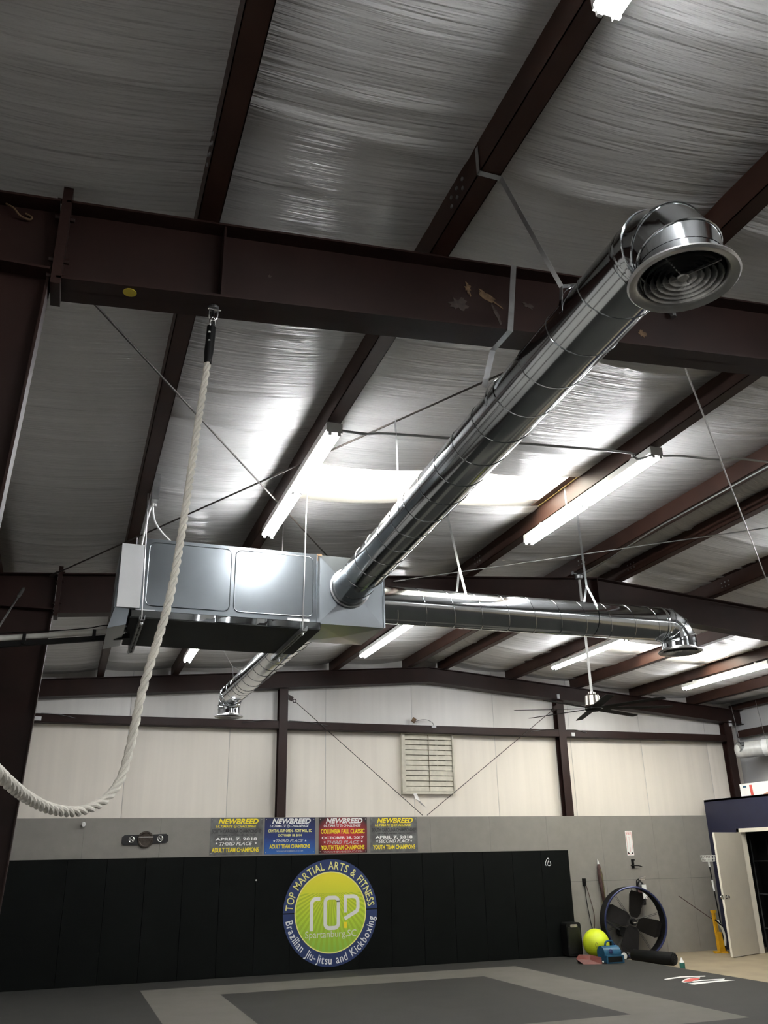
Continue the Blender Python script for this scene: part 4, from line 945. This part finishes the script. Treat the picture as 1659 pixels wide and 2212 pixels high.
# banner board on top of the partition
bn = thing('banner_board', 'white printed banner with a red stripe on top of the blue partition', 'banner', (WX + .06, 14.0, OH))
MB().box(WX + .03, WX + .06, 12.4, 14.62, OH, OH + .235).build('board', 'white_print', bn)
MB().prism([(14.34, OH + .004), (14.27, OH + .004), (14.28, OH + .20), (14.35, OH + .20)], 'x', WX + .027, WX + .0299).build('red_stripe', 'red_print', bn)
MB().box(WX + .027, WX + .0299, 14.44, 14.53, OH + .16, OH + .195).build('blue_print', 'blue_plastic', bn)
MB().prism([(14.02, OH), (13.86, OH + .05), (13.72, OH + .08), (13.4, OH + .09), (13.4, OH)], 'x', WX + .027, WX + .0299).build('picture_patch', 'skin_print', bn); MB().prism([(13.84, OH + .075), (13.70, OH + .13), (13.55, OH + .13), (13.5, OH + .09)], 'x', WX + .026, WX + .0299).build('picture_patch', 'brown_print', bn)
# hanging wrapped tube by the right wall
ht = thing('hanging_tube', 'clear-wrapped white tube with metal end can hung by the right wall', 'tube', (13.35, 15.1, 3.7))
a0 = Vector((13.28, 15.17, 3.70)); ad = Vector((.55, -.83, .04)).normalized()
MB().lathe([(.001, -.03), (.07, -.025), (.13, .0), (.158, .05), (.165, .12), (.165, 1.1)], a0, ad, 28).build('wrap', 'clear_wrap', ht, smooth=True)
MB().lathe([(.167, .55), (.17, .55), (.17, .66), (.167, .66)], a0, ad, 28).build('band', 'white_print', ht, smooth=True)
cn = MB().lathe([(.001, .012), (.075, .012), (.085, 0), (.105, 0), (.108, .03), (.10, .05), (.10, .34), (.09, .36)], Vector((13.20, 15.02, 3.76)), (1, -.15, .03), 24).build('metal_can', 'galv', ht, smooth=True, auto=.5)
for dx in (.1, .62):
    q = a0 + ad * dx; MB().cyl((q.x, q.y, q.z + .16), (q.x + .05, q.y + .15, rt(13.2) + .0), .005, 6).build('hanger_wire', 'rod', ht)
# wall mounted things
ot = thing('wall_outlet', 'black outlet box with two hanging cords on the grey wall', 'outlet', (9.62, D, 1.18))
MB().box(9.585, 9.65, D - .035, D, 1.175, 1.31).build('outlet_box', 'black', ot); MB().box(9.60, 9.635, D - .055, D - .035, 1.2, 1.25).build('plug', 'black', ot)
MB().tube(catmull([(9.605, D - .05, 1.2), (9.62, D - .03, .95), (9.66, D - .03, .6), (9.69, D - .05, .3), (9.60, D - .1, .06), (9.55, D - .12, .012)], 6), .007, 6).build('cord', 'black', ot, smooth=True)
MB().tube(catmull([(9.63, D - .05, 1.2), (9.70, D - .03, .98), (9.76, D - .03, .65), (9.72, D - .04, .40), (9.67, D - .06, .2), (9.63, D - .1, .012)], 6), .006, 6).build('cord', 'maroon', ot, smooth=True)
uw = thing('hanging_umbrella', 'long narrow dark folded umbrella hung on the grey wall', 'umbrella', (9.95, D, .85))
MB().lathe([(.012, .0), (.03, .02), (.045, .30), (.05, .52), (.032, .66), (.018, .70)], (9.995, D - .06, .86), (-.07, 0, 1), 12).build('folded_canopy', 'maroon', uw, smooth=True)
MB().strip([(9.99, D - .113, .95), (9.975, D - .114, 1.25), (9.955, D - .105, 1.47)], .022, (1, 0, 0), .004).build('stripe', 'olive_strap', uw)
MB().lathe([(.018, 0), (.012, .05), (.003, .09)], (9.945, D - .06, 1.56), (-.07, 0, 1), 10).build('white_tip', 'white_print', uw, smooth=True)
MB().tube(catmull([(9.995, D - .06, .86), (9.985, D - .06, .68), (10.01, D - .06, .60), (10.07, D - .06, .585), (10.11, D - .06, .64)], 5), .010, 8).build('hook_handle', 'black', uw, smooth=True)
sg = thing('extinguisher_sign', 'tall narrow white extinguisher sign with a down arrow', 'sign', (10.75, D, 1.70))
MB().box(10.672, 10.826, D - .006, D - .001, 1.703, 2.158).build('plate', 'white_print', sg)
m = MB()
for b in ((10.687, 10.692, 1.722, 2.14), (10.806, 10.811, 1.722, 2.14), (10.687, 10.811, 2.135, 2.14), (10.687, 10.811, 1.722, 1.727)): m.box(b[0], b[1], D - .0072, D - .006, b[2], b[3])
m.build('border', 'red_print', sg)
m = MB().prism([(10.69, 1.73), (10.69, 1.775), (10.735, 1.73)], 'y', D - .0075, D - .006).prism([(10.808, 1.73), (10.808, 1.775), (10.763, 1.73)], 'y', D - .0075, D - .006); m.build('arrow_corners', 'black', sg)
m = MB(); text_into(m, 'FIRE', 10.70, 10.80, 2.085, 2.115, D - .008, 0., 0.)
for k, ch in enumerate('EXTINGUISHER'):
    z = 2.04 - k * .0245; text_into(m, ch, 10.742 if ch != 'I' else 10.748, 10.757 if ch != 'I' else 10.751, z - .008, z + .010, D - .008, 0., 0.)
m.build('lettering', 'red_print', sg)
br = thing('wall_bracket', 'black bracket with a side lever below the extinguisher sign', 'bracket', (10.76, D, 1.48))
MB().box(10.74, 10.785, D - .03, D, 1.47, 1.625).build('back_plate', 'black', br); MB().box(10.735, 10.80, D - .04, D - .005, 1.605, 1.63).build('top_cap', 'black', br)
MB().tube([(10.70, D - .035, 1.515), (10.78, D - .04, 1.515), (10.88, D - .045, 1.51), (10.945, D - .05, 1.49)], .010, 8).build('lever', 'black', br, smooth=True)
ex = thing('fire_extinguisher', 'dark fire extinguisher with white label hung on the wall behind the drum fan', 'fire extinguisher', (10.82, D - .08, .82))
MB().lathe([(.001, 0), (.07, .005), (.078, .02), (.078, .33), (.07, .38), (.04, .42), (.024, .43), (.024, .45)], (10.82, D - .09, .80), (0, 0, 1), 20).build('cylinder', 'black_gloss', ex, smooth=True)
MB().lathe([(.079, .13), (.0795, .13), (.0795, .32), (.079, .32)], (10.82, D - .09, .80), (0, 0, 1), 20).build('label_wrap', 'maroon', ex, smooth=True)
MB().box(10.80, 10.895, D - .178, D - .168, .92, 1.17).build('white_label', 'white_print', ex)
MB().cyl((10.82, D - .09, 1.24), (10.82, D - .09, 1.29), .022, 12).build('valve', 'silver', ex); MB().bar((10.82, D - .09, 1.285), (10.94, D - .13, 1.315), .02, .012).build('lever', 'silver', ex); MB().bar((10.82, D - .09, 1.265), (10.92, D - .12, 1.262), .02, .010).build('carry_handle', 'silver', ex)
MB().tube(catmull([(10.80, D - .1, 1.27), (10.745, D - .1, 1.24), (10.735, D - .1, 1.1), (10.74, D - .1, .9)], 5), .010, 8).build('hose', 'black', ex, smooth=True)
# loudspeaker
sp_ = thing('loudspeaker', 'black portable loudspeaker against the end of the pads', 'speaker', (9.13, 15.5, 0))
MB().prism(rrect(8.985, 9.285, 0.02, .575, .05), 'y', 15.44, 15.66).build('cabinet', 'black', sp_)
MB().prism(rrect(9.01, 9.26, .06, .50, .03), 'y', 15.432, 15.44).build('grille', 'black_gloss', sp_); MB().prism(rrect(9.06, 9.21, .495, .545, .02), 'y', 15.43, 15.44).build('handle_recess', 'silver', sp_)
for x in (9.03, 9.24): MB().cyl((x, 15.55, 0), (x, 15.55, .03), .025, 10).build('foot', 'black', sp_)
bl = thing('exercise_ball', 'large lime yellow exercise ball beside the drum fan', 'ball', (9.43, 15.2, 0))
R_ = .238; MB().lathe([(max(.0005, R_ * math.sin(a)), R_ - R_ * math.cos(a)) for a in np.linspace(0, PI, 22)], (9.43, 15.2, 0), (0, 0, 1), 32).build('ball_body', 'lime', bl, smooth=True)
m = MB(); nb = Vector((-.5, -.86, -.05)).normalized(); cb_ = Vector((9.43, 15.2, R_)) + nb * (R_ + .001); ub = nb.cross(Vector((0, 0, 1))).normalized(); vb = ub.cross(nb)
m.tube([cb_ + ub * (.02 * math.cos(q)) + vb * (.036 * math.sin(q)) for q in np.linspace(0, 2 * PI, 17)[:-1]], .003, 4, closed=True); m.build('printed_mark', 'dark_print', bl)
# blue air mover
am = thing('air_mover', 'small blue carpet dryer fan on the mat', 'air mover', (9.2, 14.4, 0))
ax0, ax1, ay, az = 9.03, 9.36, 14.44, .145
prof = [(ay + .12 * math.cos(math.radians(q)), az + .118 * math.sin(math.radians(q))) for q in range(-60, 200, 15)] + [(ay - .17, .12), (ay - .17, .015), (ay + .06, .015)]
MB().prism(prof, 'x', ax0, ax1).build('housing', 'blue_plastic', am, smooth=True, auto=.6)
MB().box(ax0 - .008, ax1 + .008, ay - .185, ay - .165, .005, .125).build('outlet_frame', 'blue_plastic', am); MB().box(ax0 + .02, ax1 - .03, ay - .19, ay - .184, .025, .105).build('outlet_slot', 'black', am)
MB().lathe([(.085, 0), (.105, .012), (.11, 0)], (ax1 + .001, ay, az), (1, 0, 0), 24).build('intake_rim', 'blue_plastic', am, smooth=True); MB().lathe([(.001, .003), (.09, .003)], (ax1 + .001, ay, az), (1, 0, 0), 24).build('intake', 'black', am)
MB().tube(catmull([(9.13, ay, .255), (9.14, ay - .01, .31), (9.19, ay - .01, .335), (9.27, ay, .325), (9.29, ay, .255)], 5), .017, 8).build('handle', 'blue_plastic', am, smooth=True)
fc = Vector((9.155, ay - .122, .185)); MB().lathe([(.001, .006), (.032, .006), (.04, .0)], fc, (0, -1, .25), 18).build('badge', 'navy_paint', am, smooth=True)
# red scoop
rs = thing('red_scoop', 'glossy red plastic scoop lying beside the blue air mover', 'scoop', (8.8, 14.45, 0))
MB().add([(8.58, 14.52, .08), (8.66, 14.42, .0), (8.95, 14.30, .0), (8.97, 14.34, .10), (8.86, 14.50, .13), (8.68, 14.58, .135), (8.70, 14.66, .0), (8.98, 14.52, .0), (8.80, 14.43, .06)],
         [(0, 1, 8), (1, 2, 8), (2, 3, 8), (3, 4, 8), (4, 5, 8), (5, 0, 8), (0, 5, 6), (5, 4, 7, 6), (4, 3, 2, 7), (0, 6, 1), (1, 6, 7, 2)]).build('scoop_shell', 'red_plastic', rs)
MB().cyl((8.965, 14.30, .035), (8.975, 14.285, .035), .016, 10).build('white_stud', 'white_print', rs)
# drum fan
dfan = thing('drum_fan', 'big round floor fan with navy ring and four dark paddles', 'fan', (10.38, 15.3, ZC))
C = Vector((10.35, 15.30, .545)); N_ = Vector((-.18, -.98, .0)).normalized(); U_ = Vector((0, 0, 1)).cross(N_).normalized(); V_ = Vector((0, 0, 1))   # U_: to the right seen from the front
R1 = .60
MB().lathe([(R1 - .004, -.16), (R1, -.175), (R1 + .006, -.16), (R1 + .002, .08), (R1 + .006, .095), (R1, .10), (R1 - .006, .095), (R1 - .006, -.16)], C, N_, 64).build('ring_shroud', 'black', dfan, smooth=True, auto=.6)
MB().tube([C + N_ * .10 + (U_ * math.cos(q) + V_ * math.sin(q)) * R1 for q in np.linspace(0, 2 * PI, 65)[:-1]], .019, 8, closed=True).build('front_rim', 'navy_paint', dfan, smooth=True)
def P_(u, v, n=0.): return C + U_ * u + V_ * v + N_ * n
for a in (76, -17, -107, 159):
    q = math.radians(a); d = (math.cos(q), math.sin(q)); s = (-d[1], d[0]); P = []
    for l, wd, tw in ((.08, .07, .02), (.16, .125, .03), (.46, .155, .03), (.535, .12, .02)):
        for sd in (-1, 1): P.append((d[0] * l + s[0] * wd * sd, d[1] * l + s[1] * wd * sd, tw * sd))
    vs = [P_(p[0], p[1], p[2]) for p in P] + [P_(p[0], p[1], p[2] - .008) for p in P]; fs = []
    for i in range(3): fs += [(2 * i, 2 * i + 1, 2 * i + 3, 2 * i + 2), (8 + 2 * i, 10 + 2 * i, 11 + 2 * i, 9 + 2 * i), (2 * i, 2 * i + 2, 10 + 2 * i, 8 + 2 * i), (2 * i + 1, 9 + 2 * i, 11 + 2 * i, 3 + 2 * i)]
    MB().add(vs, fs + [(0, 8, 9, 1), (6, 7, 15, 14)]).build('paddle', 'fan_blade', dfan)
for k in range(10):
    q = 2 * PI * k / 10 + .25
    for o in (-.012, .012):
        MB().cyl(P_(.05 * math.cos(q) - o * math.sin(q), .05 * math.sin(q) + o * math.cos(q), -.055), P_(R1 * math.cos(q) - o * math.sin(q), R1 * math.sin(q) + o * math.cos(q), -.055), .004, 5).build('guard_wire', 'wire_dark', dfan)
MB().lathe([(.001, .05), (.05, .05), (.058, .03), (.058, -.05)], C, N_, 20).build('hub', 'black_gloss', dfan, smooth=True, auto=.6); MB().obox(P_(0, -.012, .052), U_, V_, N_, .055, .018, .003).build('hub_badge', 'silver', dfan)
MB().cyl(P_(-.20, -.17, -.03), P_(-.20, -.17, -.2), .085, 18).build('motor', 'black', dfan, smooth=True); MB().bar(P_(-.55, .02, -.03), P_(-.12, -.2, -.06), .02, .03).build('motor_mount', 'wire_dark', dfan)
for sgn in (-1, 1):
    MB().bar(P_(sgn * .35, -.50, .0), P_(sgn * .42, -.595, .0), .04, .03).build('stand_leg', 'navy_paint', dfan); MB().bar(P_(sgn * .42, -.59, -.25), P_(sgn * .42, -.59, .25), .035, .03).build('stand_skid', 'navy_paint', dfan)
wc = Vector((9.84, 14.98, ZC + .085)); MB().lathe([(.001, .02), (.03, .02), (.06, .012), (.062, -.01)], wc, N_, 20).build('wheel_disc', 'white_print', dfan, smooth=True); MB().lathe([(.06, .02), (.082, .018), (.085, 0), (.082, -.02), (.06, -.022)], wc, N_, 24).build('tyre', 'black', dfan, smooth=True)
# black roll on the concrete
rl = thing('rolled_mat', 'black rolled-up mat on the concrete before the drum fan', 'mat roll', (10.05, 14.4, ZC))
ra, rb = Vector((9.93, 14.82, ZC + .103)), Vector((10.19, 13.98, ZC + .103)); rd_ = (rb - ra).normalized()
MB().lathe([(.001, .0), (.06, .0), (.095, .01), (.103, .03), (.103, (rb - ra).length - .03), (.095, (rb - ra).length - .01), (.06, (rb - ra).length), (.001, (rb - ra).length)], ra, rd_, 28).build('roll_body', 'black', rl, smooth=True, auto=.6)
sp2 = []
for k in range(60): a = k * .42; r = .012 + .0014 * k; sp2.append(rb + rd_ * .001 + Vector((0, 0, 1)) * (r * math.sin(a)) + rd_.cross(Vector((0, 0, 1))) * (r * math.cos(a)))
MB().tube(sp2, .0025, 4).build('spiral_end', 'wire_dark', rl)
bo = thing('spray_bottle', 'small green bottle with white top at the mat edge', 'bottle', (9.90, 13.40, ZC))
MB().lathe([(.001, 0), (.04, .003), (.044, .02), (.044, .10), (.04, .115)], (9.90, 13.40, ZC), (0, 0, 1), 18).build('bottle_body', 'bottle_green', bo, smooth=True); MB().lathe([(.04, .113), (.036, .135), (.018, .155), (.016, .185), (.001, .187)], (9.90, 13.40, ZC), (0, 0, 1), 18).build('white_top', 'white_print', bo, smooth=True)
# yellow stand, pole with wire basket, stick
ysd = thing('yellow_stand', 'narrow yellow steel stand by the blue partition', 'stand', (12.17, 15.25, ZC))
MB().bar((12.02, 15.22, ZC + .012), (12.36, 15.30, ZC + .012), .05, .024).build('foot_bar', 'yellow_paint', ysd); MB().bar((12.24, 15.10, ZC + .012), (12.16, 15.42, ZC + .012), .05, .024).build('foot_bar', 'yellow_paint', ysd)
MB().prism([(12.15, ZC + .02), (12.28, ZC + .02), (12.24, .30), (12.15, .30)], 'y', 15.22, 15.30).build('lower_mast', 'yellow_paint', ysd); MB().bar((12.14, 15.25, .28), (12.13, 15.25, .66), .04, .035).build('mast', 'yellow_paint', ysd); MB().bar((12.20, 15.25, .28), (12.17, 15.25, .66), .02, .02).build('mast', 'yellow_paint', ysd)
MB().box(12.10, 12.20, 15.225, 15.275, .64, .685).build('head', 'yellow_paint', ysd); MB().bar((12.12, 15.2, .52), (12.27, 15.2, .40), .02, .02).build('link', 'black', ysd)
MB().tube(catmull([(12.20, 15.22, .5), (12.28, 15.22, .34), (12.31, 15.22, .2), (12.30, 15.24, .06)], 5), .022, 8).build('hose', 'grey_print', ysd, smooth=True)
pb = thing('basket_pole', 'dark pole with white sleeves and a wire basket on top', 'pole', (12.3, 15.3, ZC))
MB().cyl((12.40, 15.36, ZC), (12.30, 15.36, 1.56), .012, 8).build('pole_shaft', 'black', pb, smooth=True)
for z0, z1 in ((1.02, 1.22), (1.46, 1.56)):
    f0, f1 = (z0 - ZC) / (1.56 - ZC), (z1 - ZC) / (1.56 - ZC); MB().cyl((12.40 - .1 * f0, 15.36, z0), (12.40 - .1 * f1, 15.36, z1), .018, 10).build('white_sleeve', 'white_print', pb, smooth=True)
bk = MB()
for z, hw in ((1.56, .11), (1.615, .125), (1.67, .14)):
    L4 = [(12.30 - hw, 15.36 - .05, z), (12.30 + hw, 15.36 - .05, z), (12.30 + hw, 15.36 + .05, z), (12.30 - hw, 15.36 + .05, z)]
    for i in range(4): bk.cyl(L4[i], L4[(i + 1) % 4], .005, 5)
for k in range(8):
    f = k / 7 * 2 - 1
    for dy in (-.05, .05): bk.cyl((12.30 + .11 * f, 15.36 + dy, 1.56), (12.30 + .14 * f, 15.36 + dy, 1.67), .0042, 5)
tag(bk.build('wire_basket', 'grey_print', pb), kind='stuff')
tag(MB().cyl((11.70, 15.66, .94), (12.22, 15.42, .52), .008, 6).build('stick', 'maroon'), 'thin brown stick leaning from the grey wall to the yellow stand', 'stick')
